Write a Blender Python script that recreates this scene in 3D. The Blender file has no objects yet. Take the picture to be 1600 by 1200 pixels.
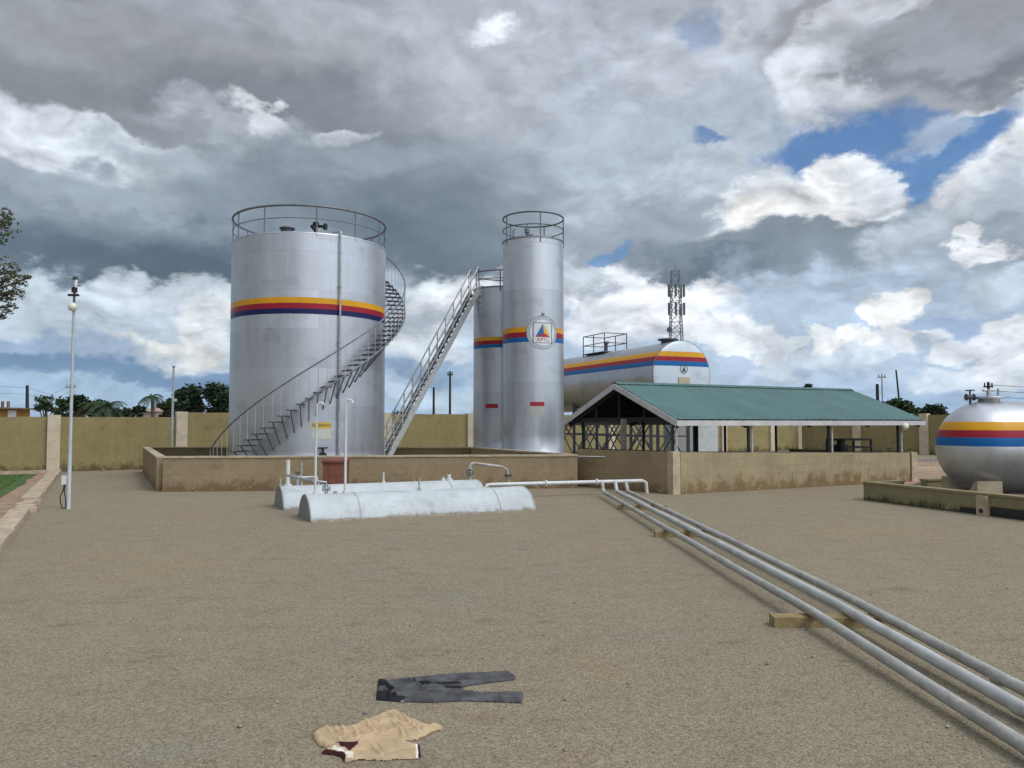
import bpy, bmesh, math, random
from math import radians as RAD, sin, cos, pi, atan2, sqrt
from mathutils import Vector, noise as MN

random.seed(7)
SC = bpy.context.scene
COL = SC.collection

# ------------------------------------------------------------------ camera
F = 1230.0            # focal length in pixels of the 1600 wide photograph
EYE = 2.0
PITCH = RAD(2.79)
cd = bpy.data.cameras.new('camera')
cam = bpy.data.objects.new('camera', cd); COL.objects.link(cam)
cd.sensor_width = 36.0; cd.lens = 36.0 * F / 1600.0
cd.clip_start = 0.1; cd.clip_end = 6000
cam.location = (0, 0, EYE); cam.rotation_euler = (pi / 2 + PITCH, 0, 0)
SC.camera = cam

def ray(px, py):
    a = (px - 800) / F; b = (600 - py) / F
    return Vector((a, cos(PITCH) - b * sin(PITCH), sin(PITCH) + b * cos(PITCH)))
def G(px, py, h=0.0):                       # where that sight line meets height h
    d = ray(px, py); t = (h - EYE) / d.z
    return Vector((d.x * t, d.y * t, h))
def P(px, py, Y):                           # where it meets the depth Y
    d = ray(px, py); t = Y / d.y
    return Vector((d.x * t, Y, EYE + d.z * t))
def lin(c):
    return tuple(((v / 255.0) / 12.92 if v <= 10 else (((v / 255.0) + 0.055) / 1.055) ** 2.4) for v in c) + (1.0,)

# ------------------------------------------------------------------ light
SUN_EL, SUN_AZ = RAD(54), RAD(124)          # azimuth clockwise from the viewing direction
S = Vector((cos(SUN_EL) * sin(SUN_AZ), cos(SUN_EL) * cos(SUN_AZ), sin(SUN_EL)))
sd = bpy.data.lights.new('sun', 'SUN'); sd.energy = 1.5; sd.angle = RAD(24); sd.color = (1, 0.95, 0.87)
sun = bpy.data.objects.new('sun', sd); COL.objects.link(sun)
sun.rotation_euler = S.to_track_quat('Z', 'Y').to_euler(); sun.location = (20, -30, 40)
SC.view_settings.view_transform = 'Standard'; SC.view_settings.look = 'None'
SC.view_settings.exposure = 0.0; SC.view_settings.gamma = 1.0

# ------------------------------------------------------------------ sky
W = bpy.data.worlds.new('World'); SC.world = W; W.use_nodes = True
W.cycles.sampling_method = 'MANUAL'; W.cycles.sample_map_resolution = 512
nt = W.node_tree; nt.nodes.clear()
class NB:                                    # small node builder
    def __init__(s, nt): s.nt = nt
    def n(s, t, **kw):
        x = s.nt.nodes.new(t)
        for k, v in kw.items(): setattr(x, k, v)
        return x
    def l(s, a, b): s.nt.links.new(a, b)
    def put(s, sock, v):
        if isinstance(v, bpy.types.NodeSocket): s.l(v, sock)
        elif v is not None: sock.default_value = v
    def m(s, op, a, b=None, c=None, clamp=False):
        x = s.n('ShaderNodeMath', operation=op, use_clamp=clamp)
        s.put(x.inputs[0], a)
        if b is not None: s.put(x.inputs[1], b)
        if c is not None: s.put(x.inputs[2], c)
        return x.outputs[0]
    def vm(s, op, a, b=None, scale=None):
        x = s.n('ShaderNodeVectorMath', operation=op)
        s.put(x.inputs[0], a)
        if b is not None: s.put(x.inputs[1], b)
        if scale is not None: s.put(x.inputs[3], scale)
        return x.outputs['Value'] if op in ('LENGTH', 'DOT_PRODUCT') else x.outputs[0]
    def noise(s, vec, scale, detail=5, rough=0.55, color=False, **kw):
        x = s.n('ShaderNodeTexNoise')
        if vec is not None: s.l(vec, x.inputs['Vector'])
        x.inputs['Scale'].default_value = scale; x.inputs['Detail'].default_value = detail
        x.inputs['Roughness'].default_value = rough
        return x.outputs['Color'] if color else x.outputs[0]
    def mr(s, v, a, b, c=0.0, d=1.0, smooth=False):
        x = s.n('ShaderNodeMapRange', interpolation_type='SMOOTHSTEP' if smooth else 'LINEAR')
        s.put(x.inputs[0], v)
        for i, q in enumerate((a, b, c, d)): s.put(x.inputs[i + 1], q)
        return x.outputs[0]
    def mix(s, f, a, b, mode='MIX'):
        x = s.n('ShaderNodeMix', data_type='RGBA', blend_type=mode)
        s.put(x.inputs[0], f); s.put(x.inputs[6], a); s.put(x.inputs[7], b)
        return x.outputs[2]
    def mapping(s, vec, loc=(0, 0, 0), rot=(0, 0, 0), scale=(1, 1, 1)):
        x = s.n('ShaderNodeMapping')
        s.l(vec, x.inputs[0]); x.inputs[1].default_value = loc; x.inputs[2].default_value = rot; x.inputs[3].default_value = scale
        return x.outputs[0]

b = NB(nt)
tc = b.n('ShaderNodeTexCoord').outputs['Generated']
d0 = b.vm('NORMALIZE', tc)
sx = b.n('ShaderNodeSeparateXYZ'); b.l(d0, sx.inputs[0])
az = b.m('ARCTAN2', sx.outputs[0], sx.outputs[1]); el = b.m('ARCSINE', sx.outputs[2])
cx = b.n('ShaderNodeCombineXYZ'); b.l(az, cx.inputs[0]); b.l(el, cx.inputs[1])
dst = b.mapping(d0, scale=(1, 1, 1.7))
w1 = b.noise(dst, 6.0, 8, 0.56, color=True)
w2 = b.noise(dst, 24.0, 5, 0.55, color=True)
wv = b.vm('ADD', b.vm('SCALE', b.vm('SUBTRACT', w1, (0.5, 0.5, 0.5)), scale=0.14),
          b.vm('SCALE', b.vm('SUBTRACT', w2, (0.5, 0.5, 0.5)), scale=0.035))
pw = b.vm('ADD', cx.outputs[0], wv)
# nishita sky shows through the gaps
sk = b.n('ShaderNodeTexSky', sky_type='NISHITA'); sk.sun_disc = False
sk.sun_elevation = SUN_EL; sk.sun_rotation = SUN_AZ; sk.dust_density = 0.6; sk.air_density = 1.0
blue = b.vm('MULTIPLY', sk.outputs[0], (.064, .082, .098))
# general cloud deck over the whole sphere, brighter towards the veiled sun
gn = b.noise(b.mapping(d0, scale=(1, 1, 2.0)), 2.6, 7, 0.58)
lobe = b.m('POWER', b.m('MAXIMUM', b.vm('DOT_PRODUCT', d0, tuple(S)), 0.0), 2.2)
back = b.mr(b.vm('DOT_PRODUCT', d0, (0.84, -0.50, 0.22)), 0.05, 0.95, 0.0, 1.0, True)
deck = b.mix(b.mr(gn, 0.38, 0.66, 0, 1, True), lin((140, 148, 158)), lin((206, 212, 218)))
deck = b.vm('SCALE', deck, scale=b.m('ADD', b.m('ADD', 0.76, b.m('MULTIPLY', lobe, 1.9)), b.m('MULTIPLY', back, 0.95)))
gap = b.m('MULTIPLY', b.mr(gn, 0.62, 0.72, 0, 1, True), back)
col = b.mix(b.m('MULTIPLY', gap, 0.7), deck, blue)

rag = b.m('SUBTRACT', b.noise(b.mapping(d0, scale=(1, 1, 1.35)), 15, 8, .6), .5)
def stroke(col, px, py, rx, ry, rot, c, alpha, soft, ragged=0.0, vec=None):
    q = ray(px, py).normalized()
    a, e = atan2(q.x, q.y), math.asin(q.z)
    k = 1.0 / F
    mp = b.n('ShaderNodeMapping', vector_type='TEXTURE')
    b.l(vec or pw, mp.inputs[0]); mp.inputs[1].default_value = (a, e, 0); mp.inputs[2].default_value = (0, 0, RAD(rot)); mp.inputs[3].default_value = (rx * k, ry * k, 1)
    r = b.vm('LENGTH', mp.outputs[0])
    if ragged: r = b.m('MULTIPLY_ADD', rag, ragged * 1.5, r)
    f = b.mr(r, 1.0 + soft * 0.5, 1.0 - soft * 0.6, 0.0, alpha, True)
    return b.mix(f, col, blue if c is None else lin(c))

STROKES = [                                   # px, py, rx, ry, tilt, colour, alpha, softness, raggedness
 # upper deck
 (800, -100, 1500, 420, 0, (158, 163, 169), 1, .5, 0), (800, 300, 1400, 260, 0, (162, 171, 181), 1, .8, 0), (800, 610, 1600, 150, 0, (166, 186, 205), 1, .7, 0),
 (200, 115, 430, 84, 0, (130, 134, 138), .9, .8, .6), (520, 170, 330, 52, -3, (128, 133, 139), .8, .8, .6), (80, 25, 330, 46, 0, (160, 163, 166), .7, .9, .4),
 (640, 70, 260, 56, 0, (170, 173, 176), .7, .9, .8), (330, 70, 160, 30, 0, (150, 153, 156), .6, .9, 1), (880, 110, 270, 120, 0, (176, 182, 189), .85, .9, .5),
 (960, 175, 160, 46, 12, (190, 195, 202), .6, .8, 1.2), (1030, 90, 120, 46, 30, (196, 200, 206), .5, .8, 1.2), (850, 290, 190, 90, 0, (156, 165, 174), .8, .8, .6), (985, 300, 120, 46, 14, (180, 188, 195), .6, .6, 1.2),
 # left mass, bright break and belly
 (200, 320, 430, 92, 0, (140, 151, 162), .95, .5, .7), (100, 205, 200, 36, -8, (213, 219, 224), .95, .5, 1.2), (265, 238, 130, 22, -12, (201, 208, 214), .85, .6, 1.2), (390, 200, 130, 22, -6, (184, 191, 198), .75, .8, 1.2),
 (415, 186, 38, 12, -20, (214, 219, 222), .85, .6, 1.2), (525, 208, 52, 12, 16, (218, 222, 225), .9, .5, 1.2), (470, 228, 120, 16, 8, (178, 186, 193), .7, .8, 1.2),
 (130, 285, 130, 26, -8, (162, 172, 181), .7, .6, 1.2), (350, 275, 170, 36, -10, (154, 164, 173), .7, .6, 1.2), (560, 290, 230, 84, 4, (128, 138, 148), .85, .7, .6), (600, 245, 120, 24, 6, (160, 169, 177), .5, .8, 1.2),
 (640, 340, 180, 56, 0, (116, 127, 137), .7, .8, .6), (215, 405, 255, 46, 0, (98, 112, 125), .95, .7, .6), (310, 428, 170, 24, 0, (90, 105, 118), .85, .6, .6), (695, 388, 130, 60, -6, (101, 115, 126), .92, .6, .6),
 (790, 345, 120, 50, 0, (128, 138, 147), .6, .9, .4), (190, 365, 90, 20, 0, (130, 142, 153), .5, .8, 1),
 # below the belly, left
 (200, 515, 440, 62, 0, (186, 199, 209), .96, .35, .8), (60, 465, 90, 26, 0, (196, 207, 215), .7, .6, 1), (215, 546, 120, 20, 3, (220, 221, 214), .92, .5, 1.2), (325, 500, 46, 34, 0, (218, 222, 222), .9, .5, 1.2), (280, 460, 120, 20, 0, (204, 212, 218), .7, .6, 1.2),
 (60, 552, 160, 28, 0, (140, 162, 186), .85, .7, .6), (140, 586, 390, 19, 0, (112, 139, 168), .9, .6, .5), (180, 634, 520, 28, 0, (158, 181, 201), .9, .7, .3),
 # between the tanks
 (700, 470, 115, 54, 20, (208, 214, 217), .92, .4, 1), (722, 446, 60, 24, 20, (230, 233, 233), .85, .5, 1.2), (690, 530, 90, 26, 0, (204, 210, 213), .9, .5, 1.2), (660, 500, 60, 18, 0, (160, 172, 184), .6, .6, 1.2), (650, 568, 130, 19, 0, (130, 154, 178), .85, .6, .6), (680, 614, 150, 18, 0, (180, 198, 210), .9, .6, .6),
 # upper right
 (1120, 230, 270, 150, 0, (172, 182, 192), .85, .7, .5), (1140, 70, 190, 60, 6, (188, 193, 200), .8, .6, 1), (1200, 30, 120, 30, 10, (204, 208, 214), .6, .7, 1.2), (1470, 80, 270, 84, -8, (148, 150, 154), .92, .5, .8), (1345, 45, 140, 34, 28, (208, 211, 216), .9, .5, 1.2),
 (1510, 118, 200, 52, -8, (130, 134, 140), .88, .8, .6), (1450, 75, 130, 24, -14, (160, 164, 169), .7, .7, 1.2), (1560, 60, 90, 22, -10, (154, 158, 164), .7, .7, 1.2), (1540, 128, 120, 16, -6, (118, 122, 128), .6, .8, 1.2), (1262, 165, 56, 70, 42, (210, 214, 218), .8, .5, 1.2), (1395, 165, 130, 30, -6, (166, 170, 175), .75, .7, 1), (1080, 300, 160, 50, 12, (184, 192, 200), .7, .6, 1.2), (1040, 350, 160, 34, 10, (146, 156, 166), .7, .7, 1),
 # lit cumulus with its belly
 (1430, 350, 270, 70, 6, (164, 175, 186), .96, .35, 1), (1240, 325, 140, 62, 12, (216, 219, 221), .97, .3, 1.1), (1175, 350, 70, 30, 10, (234, 232, 228), .9, .5, 1.2),
 (1355, 288, 48, 50, 0, (212, 217, 221), .95, .3, 1.1), (1200, 405, 300, 38, 3, (124, 135, 145), .96, .6, .7), (1110, 428, 160, 24, 3, (108, 121, 133), .92, .6, .6), (1410, 395, 230, 30, 3, (138, 149, 160), .85, .7, .8),
 (1570, 258, 92, 84, 0, (226, 228, 230), .97, .3, 1.1), (1510, 345, 170, 44, 20, (190, 198, 206), .88, .5, 1.2), (1560, 215, 50, 26, 0, (234, 236, 238), .9, .5, 1.2), (1560, 395, 130, 30, 0, (152, 162, 172), .85, .6, 1), (1520, 388, 40, 13, 0, (232, 234, 234), .85, .5, 1.2), (1580, 330, 40, 30, 0, (160, 170, 180), .6, .7, 1.2),
 # low right
 (1280, 530, 540, 96, 0, (176, 193, 210), .96, .4, .6), (900, 445, 110, 34, 0, (196, 204, 212), .85, .6, 1.2), (985, 480, 120, 46, 0, (226, 229, 231), .96, .35, 1.1), (1085, 488, 84, 48, -20, (234, 236, 237), .96, .35, 1.1),
 (930, 505, 60, 36, 0, (212, 217, 221), .85, .5, 1.2), (1140, 530, 60, 26, -10, (226, 230, 232), .9, .4, 1.2), (930, 462, 40, 16, 0, (152, 166, 179), .7, .6, 1.2), (1030, 520, 60, 16, 0, (184, 194, 204), .6, .6, 1.2), (1250, 470, 130, 30, 0, (178, 192, 207), .85, .7, 1),
 (1395, 482, 34, 26, 20, (236, 237, 235), .96, .3, 1.1), (1408, 515, 32, 34, 10, (232, 233, 230), .96, .3, 1.1), (1372, 548, 48, 20, 0, (216, 221, 225), .92, .4, 1.2), (1300, 545, 46, 28, 8, (230, 231, 229), .96, .3, 1.1), (1262, 522, 30, 20, 0, (222, 225, 226), .95, .35, 1.1),
 (1330, 574, 60, 15, 0, (196, 207, 218), .85, .5, 1.2), (1190, 545, 50, 20, 0, (214, 221, 226), .9, .4, 1.2), (1230, 575, 70, 13, 0, (200, 210, 220), .8, .5, 1.2), (1482, 545, 34, 20, 10, (220, 225, 229), .92, .35, 1.2), (1550, 550, 46, 34, 15, (222, 227, 231), .95, .3, 1.1), (1590, 515, 34, 24, 0, (230, 233, 234), .92, .35, 1.1),
 (1470, 510, 50, 16, 0, (156, 178, 206), .8, .6, 1), (1580, 582, 46, 14, 0, (206, 214, 222), .85, .5, 1.2), (1480, 592, 60, 11, 0, (208, 216, 224), .8, .5, 1.2), (1590, 440, 80, 36, 0, (194, 204, 215), .85, .5, 1.2), (1350, 632, 430, 26, 0, (158, 182, 206), .8, .7, .3),
 # gaps of blue
 (1290, 232, 88, 44, -6, None, .98, .6, .9), (1420, 264, 106, 38, 16, None, .98, .5, .9), (1515, 203, 66, 22, 14, None, .95, .6, 1), (1385, 195, 54, 30, 0, None, .85, .7, 1), (1112, 222, 36, 10, 4, None, .8, .9, 1), (1085, 50, 32, 34, 0, None, .5, .9, 1), (965, 402, 18, 10, 20, None, .8, .5, 1),
 (1440, 212, 52, 20, 12, (170, 184, 200), .75, .8, 1.2), (1290, 308, 66, 38, 30, (234, 234, 232), .95, .35, 1.1), (1356, 298, 42, 36, 0, (216, 220, 223), .93, .35, 1.1), (768, 48, 30, 14, -10, (226, 231, 237), .9, 1.0, 1.0),
]
pk = pw
for i_, s_ in enumerate(STROKES):
    if i_ % 10 == 9: pk = b.vm('ADD', pw, b.vm('SCALE', col, scale=1e-8))      # keeps the shader's evaluation in order
    col = stroke(col, *s_, vec=pk)
# billow relief: the same height field read twice, the second time a step towards the light
def relief(vec):
    h = None
    for sc_, wt in ((5.5, 1.0), (12, .60), (26, .38), (55, .20)):
        t = b.m('MULTIPLY', b.m('ABSOLUTE', b.m('SUBTRACT', b.noise(vec, sc_, 1.0, .5), .5)), wt)
        h = t if h is None else b.m('ADD', h, t)
    return h
wd = b.vm('ADD', dst, b.vm('SCALE', b.vm('SUBTRACT', w1, (0.5, 0.5, 0.5)), scale=0.12))
r1 = relief(wd); r2 = relief(b.vm('ADD', wd, (0.010, -0.006, 0.024)))
rel = b.m('SUBTRACT', r2, r1)
lum = b.vm('DOT_PRODUCT', col, (0.3, 0.5, 0.2))
amt = b.mr(lum, 0.22, 0.70, 0.32, 1.8)
soft_n = b.m('MULTIPLY', b.m('SUBTRACT', b.noise(wd, 5, 6, .6), .5), .34)
col = b.vm('SCALE', col, scale=b.m('ADD', b.m('ADD', 1.0, b.m('MULTIPLY', rel, amt)), soft_n))
col = b.vm('MULTIPLY', col, (1.07, 1.10, 1.15))
# below the horizon: dull earth glow so that nothing shines from under the ground
below = b.mr(sx.outputs[2], -0.02, -0.0, 1, 0)
col = b.mix(below, col, (0.2, 0.19, 0.17, 1))
bg = b.n('ShaderNodeBackground'); b.l(col, bg.inputs[0]); bg.inputs[1].default_value = 1.0
wo = b.n('ShaderNodeOutputWorld'); b.l(bg.outputs[0], wo.inputs[0])

# ------------------------------------------------------------------ materials
def mat(name, build):
    m = bpy.data.materials.new(name); m.use_nodes = True
    t = m.node_tree; t.nodes.clear(); q = NB(t)
    o = q.n('ShaderNodeOutputMaterial'); p = q.n('ShaderNodeBsdfPrincipled')
    q.l(p.outputs[0], o.inputs[0]); build(q, p); return m
def plain(name, c, rough=.6, metal=0.0, var=.18, scale=6.0, bump=0.0, bscale=60, spec=.4):
    def f(q, p):
        v = q.n('ShaderNodeTexCoord').outputs['Object']
        n = q.noise(v, scale, 6, .6)
        k = q.mr(n, .3, .7, 1 - var, 1 + var)
        q.l(q.vm('SCALE', c[:3], scale=k), p.inputs['Base Color'])
        q.l(q.mr(n, .3, .7, max(.05, rough - .08), min(1, rough + .08)), p.inputs['Roughness'])
        p.inputs['Metallic'].default_value = metal; p.inputs['Specular IOR Level'].default_value = spec
        if bump:
            bp = q.n('ShaderNodeBump'); bp.inputs[0].default_value = bump; bp.inputs[1].default_value = .02
            q.l(q.noise(v, bscale, 4, .6), bp.inputs['Height']); q.l(bp.outputs[0], p.inputs['Normal'])
    return mat(name, f)
def silver(name, c=(.51, .525, .55), plate=(1.9, 1.25), rough=.37, metal=.8, dirt=.14, bands=()):
    def f(q, p):
        uv = q.n('ShaderNodeTexCoord').outputs['UV']; ob = q.n('ShaderNodeTexCoord').outputs['Object']
        br = q.n('ShaderNodeTexBrick'); q.l(uv, br.inputs[0])
        br.inputs['Color1'].default_value = (.40, .40, .40, 1); br.inputs['Color2'].default_value = (.60, .60, .60, 1)
        br.inputs['Mortar'].default_value = (.30, .30, .30, 1); br.inputs['Scale'].default_value = 1
        br.inputs['Mortar Size'].default_value = .012; br.inputs['Mortar Smooth'].default_value = .6
        br.inputs['Brick Width'].default_value = plate[0]; br.inputs['Row Height'].default_value = plate[1]; br.inputs['Bias'].default_value = 0
        st = q.noise(q.mapping(uv, scale=(2.2, .16, 1)), 1.6, 6, .62)
        bl = q.noise(ob, 1.1, 6, .6)
        pt = q.mr(q.noise(q.mapping(uv, scale=(1, 1.6, 1)), .9, 2, .4), .60, .63, 0, 1)
        k = q.m('ADD', q.m('ADD', q.mr(br.outputs[0], .3, .6, .84, 1.06), q.m('MULTIPLY', q.m('SUBTRACT', st, .5), dirt * 2.4)),
                q.m('MULTIPLY', q.m('SUBTRACT', bl, .5), .25))
        k = q.m('SUBTRACT', k, q.m('MULTIPLY', pt, .10))
        rust = q.mr(q.noise(q.mapping(uv, scale=(9, .5, 1)), 1.0, 4, .6), .70, .78, 0, .35)
        cc = q.mix(rust, q.vm('SCALE', c, scale=k), (.30, .25, .20, 1))
        ms = metal
        if bands:                                # painted stripes, by height on the tank
            hz = q.n('ShaderNodeSeparateXYZ'); q.l(uv, hz.inputs[0])
            hgt = q.m('ADD', hz.outputs[1], q.m('MULTIPLY', q.m('SUBTRACT', q.noise(uv, 2.5, 3, .6), .5), .02))
            tot = None
            for z0, z1, bc in bands:
                f1 = q.m('MULTIPLY', q.m('GREATER_THAN', hgt, z0), q.m('LESS_THAN', hgt, z1))
                cc = q.mix(f1, cc, q.vm('SCALE', bc, scale=q.m('ADD', .8, q.m('MULTIPLY', st, .4))))
                tot = f1 if tot is None else q.m('MAXIMUM', tot, f1)
            ms = q.m('MULTIPLY', q.m('SUBTRACT', 1, tot), metal)
        q.l(cc, p.inputs['Base Color'])
        q.l(q.mr(st, .3, .7, rough - .07, rough + .1), p.inputs['Roughness']); p.inputs['Specular IOR Level'].default_value = .25; q.put(p.inputs['Metallic'], ms)
        bp = q.n('ShaderNodeBump'); bp.inputs[0].default_value = .35; bp.inputs[1].default_value = .02
        h = q.m('ADD', q.m('MULTIPLY', q.noise(q.mapping(uv, scale=(1.7, .16, 1)), .9, 4, .55), 1.8), q.m('MULTIPLY', br.outputs[0], .35))
        q.l(h, bp.inputs['Height']); q.l(bp.outputs[0], p.inputs['Normal'])
    return mat(name, f)
def wallm(name, c, dirt, stain_h=.45, stain=.8, course=.23, blockw=.46, joint=.5, bump=.5, fvar=.28):
    def f(q, p):
        uv = q.n('ShaderNodeTexCoord').outputs['UV']; ob = q.n('ShaderNodeTexCoord').outputs['Object']
        s = q.n('ShaderNodeSeparateXYZ'); q.l(uv, s.inputs[0])
        big = q.noise(ob, .9, 6, .6); fine = q.noise(ob, 14, 6, .65); streak = q.noise(q.mapping(uv, scale=(3.5, .35, 1)), 1.5, 5, .6)
        k = q.m('ADD', q.m('ADD', 1.0, q.m('MULTIPLY', q.m('SUBTRACT', big, .5), .55)), q.m('ADD', q.m('MULTIPLY', q.m('SUBTRACT', fine, .5), fvar), q.m('MULTIPLY', q.m('SUBTRACT', streak, .5), .30)))
        base = q.vm('SCALE', c, scale=k)
        hh = q.m('SUBTRACT', s.outputs[1], q.m('MULTIPLY', q.m('SUBTRACT', q.noise(q.mapping(uv, scale=(1.5, 1.0, 1)), 1.9, 7, .72), .5), 3.4 * stain_h))
        f1 = q.mr(hh, stain_h * .85, stain_h * .05, 0, stain, True)
        base = q.mix(f1, base, dirt)
        peel = q.mr(q.noise(q.mapping(uv, scale=(1, 1.2, 1)), 2.6, 7, .7), .585, .62, 0, 1)
        peel = q.m('MULTIPLY', peel, q.mr(s.outputs[1], stain_h * 1.9, stain_h * .5, 0, .8))
        base = q.mix(peel, base, (.40, .31, .20, 1))
        blot = q.mr(q.noise(q.mapping(uv, scale=(.8, 1.3, 1)), 1.4, 8, .74), .52, .64, 0, .42, True)
        base = q.mix(blot, base, q.vm('SCALE', c, scale=.62))
        br = q.n('ShaderNodeTexBrick'); q.l(uv, br.inputs[0])
        br.inputs['Color1'].default_value = (1, 1, 1, 1); br.inputs['Color2'].default_value = (.93, .93, .93, 1); br.inputs['Mortar'].default_value = (.72, .72, .72, 1)
        br.inputs['Scale'].default_value = 1; br.inputs['Mortar Size'].default_value = .010; br.inputs['Mortar Smooth'].default_value = 1
        br.inputs['Brick Width'].default_value = blockw; br.inputs['Row Height'].default_value = course
        base = q.mix(joint, base, br.outputs[0], 'MULTIPLY')
        q.l(base, p.inputs['Base Color']); p.inputs['Roughness'].default_value = .92; p.inputs['Specular IOR Level'].default_value = .2
        bp = q.n('ShaderNodeBump'); bp.inputs[0].default_value = bump; bp.inputs[1].default_value = .02
        q.l(q.m('ADD', q.m('MULTIPLY', br.outputs[0], .5 * joint), fine), bp.inputs['Height']); q.l(bp.outputs[0], p.inputs['Normal'])
    return mat(name, f)
def gravel(q, p):
    v = q.n('ShaderNodeTexCoord').outputs['Object']
    vs = q.vm('ADD', v, q.vm('SCALE', q.vm('SUBTRACT', q.noise(v, 55, 2, .5, color=True), (.5, .5, .5)), scale=.02))
    vo = q.n('ShaderNodeTexVoronoi'); q.l(vs, vo.inputs['Vector']); vo.inputs['Scale'].default_value = 125
    v2 = q.n('ShaderNodeTexVoronoi'); q.l(vs, v2.inputs['Vector']); v2.inputs['Scale'].default_value = 62
    g = q.n('ShaderNodeSeparateColor'); q.l(vo.outputs['Color'], g.inputs[0])
    g2 = q.n('ShaderNodeSeparateColor'); q.l(v2.outputs['Color'], g2.inputs[0])
    grain = q.m('ADD', q.m('MULTIPLY', g.outputs[0], .60), q.m('MULTIPLY', g2.outputs[1], .50))
    big = q.noise(v, .32, 6, .6); mid = q.noise(q.mapping(v, scale=(1, 1.7, 1)), 1.7, 7, .66)
    fine = q.noise(v, 16, 6, .7)
    colr = q.mix(q.mr(big, .36, .66, 0, 1, True), (.262, .224, .160, 1), (.280, .230, .158, 1))
    colr = q.mix(q.mr(mid, .46, .70, 0, .6, True), colr, (.235, .180, .118, 1))
    colr = q.mix(q.mr(q.noise(v, .22, 4, .55), .52, .68, 0, .5, True), colr, (.295, .222, .135, 1))
    colr = q.mix(q.mr(q.noise(v, .75, 4, .5), .56, .72, 0, .45, True), colr, (.232, .216, .172, 1))
    dark = q.mr(q.noise(q.mapping(v, scale=(.8, 1.3, 1)), 1.5, 9, .74), .55, .68, 0, .45, True)
    colr = q.mix(dark, colr, (.13, .105, .075, 1))
    k = q.m('ADD', q.m('ADD', .46, q.m('MULTIPLY', grain, .88)), q.m('MULTIPLY', q.m('SUBTRACT', fine, .5), .30))
    q.l(q.vm('SCALE', colr, scale=k), p.inputs['Base Color'])
    p.inputs['Roughness'].default_value = .95; p.inputs['Specular IOR Level'].default_value = .15
    bp = q.n('ShaderNodeBump'); bp.inputs[0].default_value = .55; bp.inputs[1].default_value = .012
    q.l(q.m('ADD', q.m('ADD', q.m('MULTIPLY', vo.outputs['Distance'], -.8), q.m('MULTIPLY', v2.outputs['Distance'], -.9)), q.m('MULTIPLY', mid, .35)), bp.inputs['Height'])
    q.l(bp.outputs[0], p.inputs['Normal'])
M = {}
M['gravel'] = mat('gravel', gravel)
M['silver'] = silver('silver_paint'); M['silver_b'] = silver('silver_paint_slim', plate=(3.7, 1.5))
M['silver_h'] = silver('silver_paint_horizontal', c=(.52, .53, .55), plate=(1.5, 9.0), rough=.40)
M['silver_cap'] = silver('silver_paint_cap', c=(.74, .78, .82), plate=(9, 9), rough=.5, metal=.25, dirt=.08)
M['white_tank'] = wallm('white_tank_paint', (.46, .485, .49), (.22, .19, .14, 1), .11, .85, 9, 9, 0, .06, .10)
M['yellow'] = plain('yellow_paint', (.72, .40, .035), .45, 0, .12, 3)
M['red'] = plain('red_paint', (.36, .022, .035), .45, 0, .14, 3)
M['navy'] = plain('navy_paint', (.016, .030, .115), .45, 0, .14, 3)
M['blue'] = plain('blue_paint', (.012, .135, .36), .45, 0, .14, 3)
M['steel'] = plain('galvanised_steel', (.42, .43, .44), .5, .6, .25, 9)
M['pale_steel'] = plain('pale_painted_steel', (.43, .44, .44), .5, .3, .2, 9)
M['dark_steel'] = plain('dark_steel', (.085, .09, .10), .55, .4, .3, 9)
M['grey_steel'] = plain('grey_steel', (.17, .18, .20), .55, .4, .3, 9)
M['black'] = plain('black_paint', (.02, .02, .022), .5, 0, .3, 9)
M['pipe'] = plain('weathered_pipe_paint', (.47, .475, .46), .55, .25, .14, 3, .15, 50)
M['pipe_dull'] = plain('dull_pipe_paint', (.37, .365, .335), .65, .2, .30, 9, .2, 50)
M['pipe_white'] = plain('white_pipe_paint', (.58, .59, .58), .5, 0, .12, 9)
M['white'] = plain('white_paint', (.66, .67, .66), .6, 0, .12, 5); M['post_paint'] = plain('dull_white_post_paint', (.42, .45, .46), .5, .1, .12, 5)
M['perimeter'] = wallm('olive_render', (.275, .226, .108), (.075, .056, .026, 1), .42, .8, .23, .46, .4)
M['bund'] = wallm('brown_render', (.285, .215, .128), (.16, .105, .055, 1), .42, .85, .23, .46, .5); M['bund_dark'] = wallm('dark_brown_render', (.115, .092, .052), (.06, .045, .025, 1), .4, .8, .23, .46, .4)  # bund_dark: a darker brown render for the rear wall
M['shedwall'] = wallm('tan_render', (.35, .285, .17), (.20, .125, .06, 1), .60, .9, .235, .46, .9)
M['low'] = wallm('mossy_render', (.25, .215, .12), (.055, .05, .028, 1), .22, .9, .23, .46, .3)
M['cream'] = plain('cream_render', (.52, .45, .33), .9, 0, .16, 2.5, .3, 30)
M['coping'] = plain('pale_coping', (.42, .345, .235), .9, 0, .25, 3, .4, 30)
M['kerb'] = plain('kerb_concrete', (.40, .315, .225), .95, 0, .28, 3.5, .5, 25)
M['earth'] = plain('red_earth', (.29, .195, .13), .97, 0, .35, 2.2, .8, 18)
M['shade_ground'] = plain('shade_dark_ground', (.085, .07, .05), .97, 0, .35, 2.2, .8, 18)  # ground coloured dark to stand in for the shade below the tanks
M['lawn'] = plain('lawn_green', (.060, .105, .022), .95, 0, .35, 2.2, .8, 40)
M['grass'] = plain('grass_blade', (.070, .125, .024), .8, 0, .4, 1.5)
M['wood'] = plain('timber_block', (.27, .205, .095), .9, 0, .35, 9, .5, 40)
M['darkwood_and_shade'] = plain('dark_timber_and_shade', (.022, .02, .019), .9, 0, .3, 6)  # timber, and also the shade colour of the shed roof's underside
M['greywood'] = plain('grey_timber', (.22, .20, .19), .9, 0, .25, 6)
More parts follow.
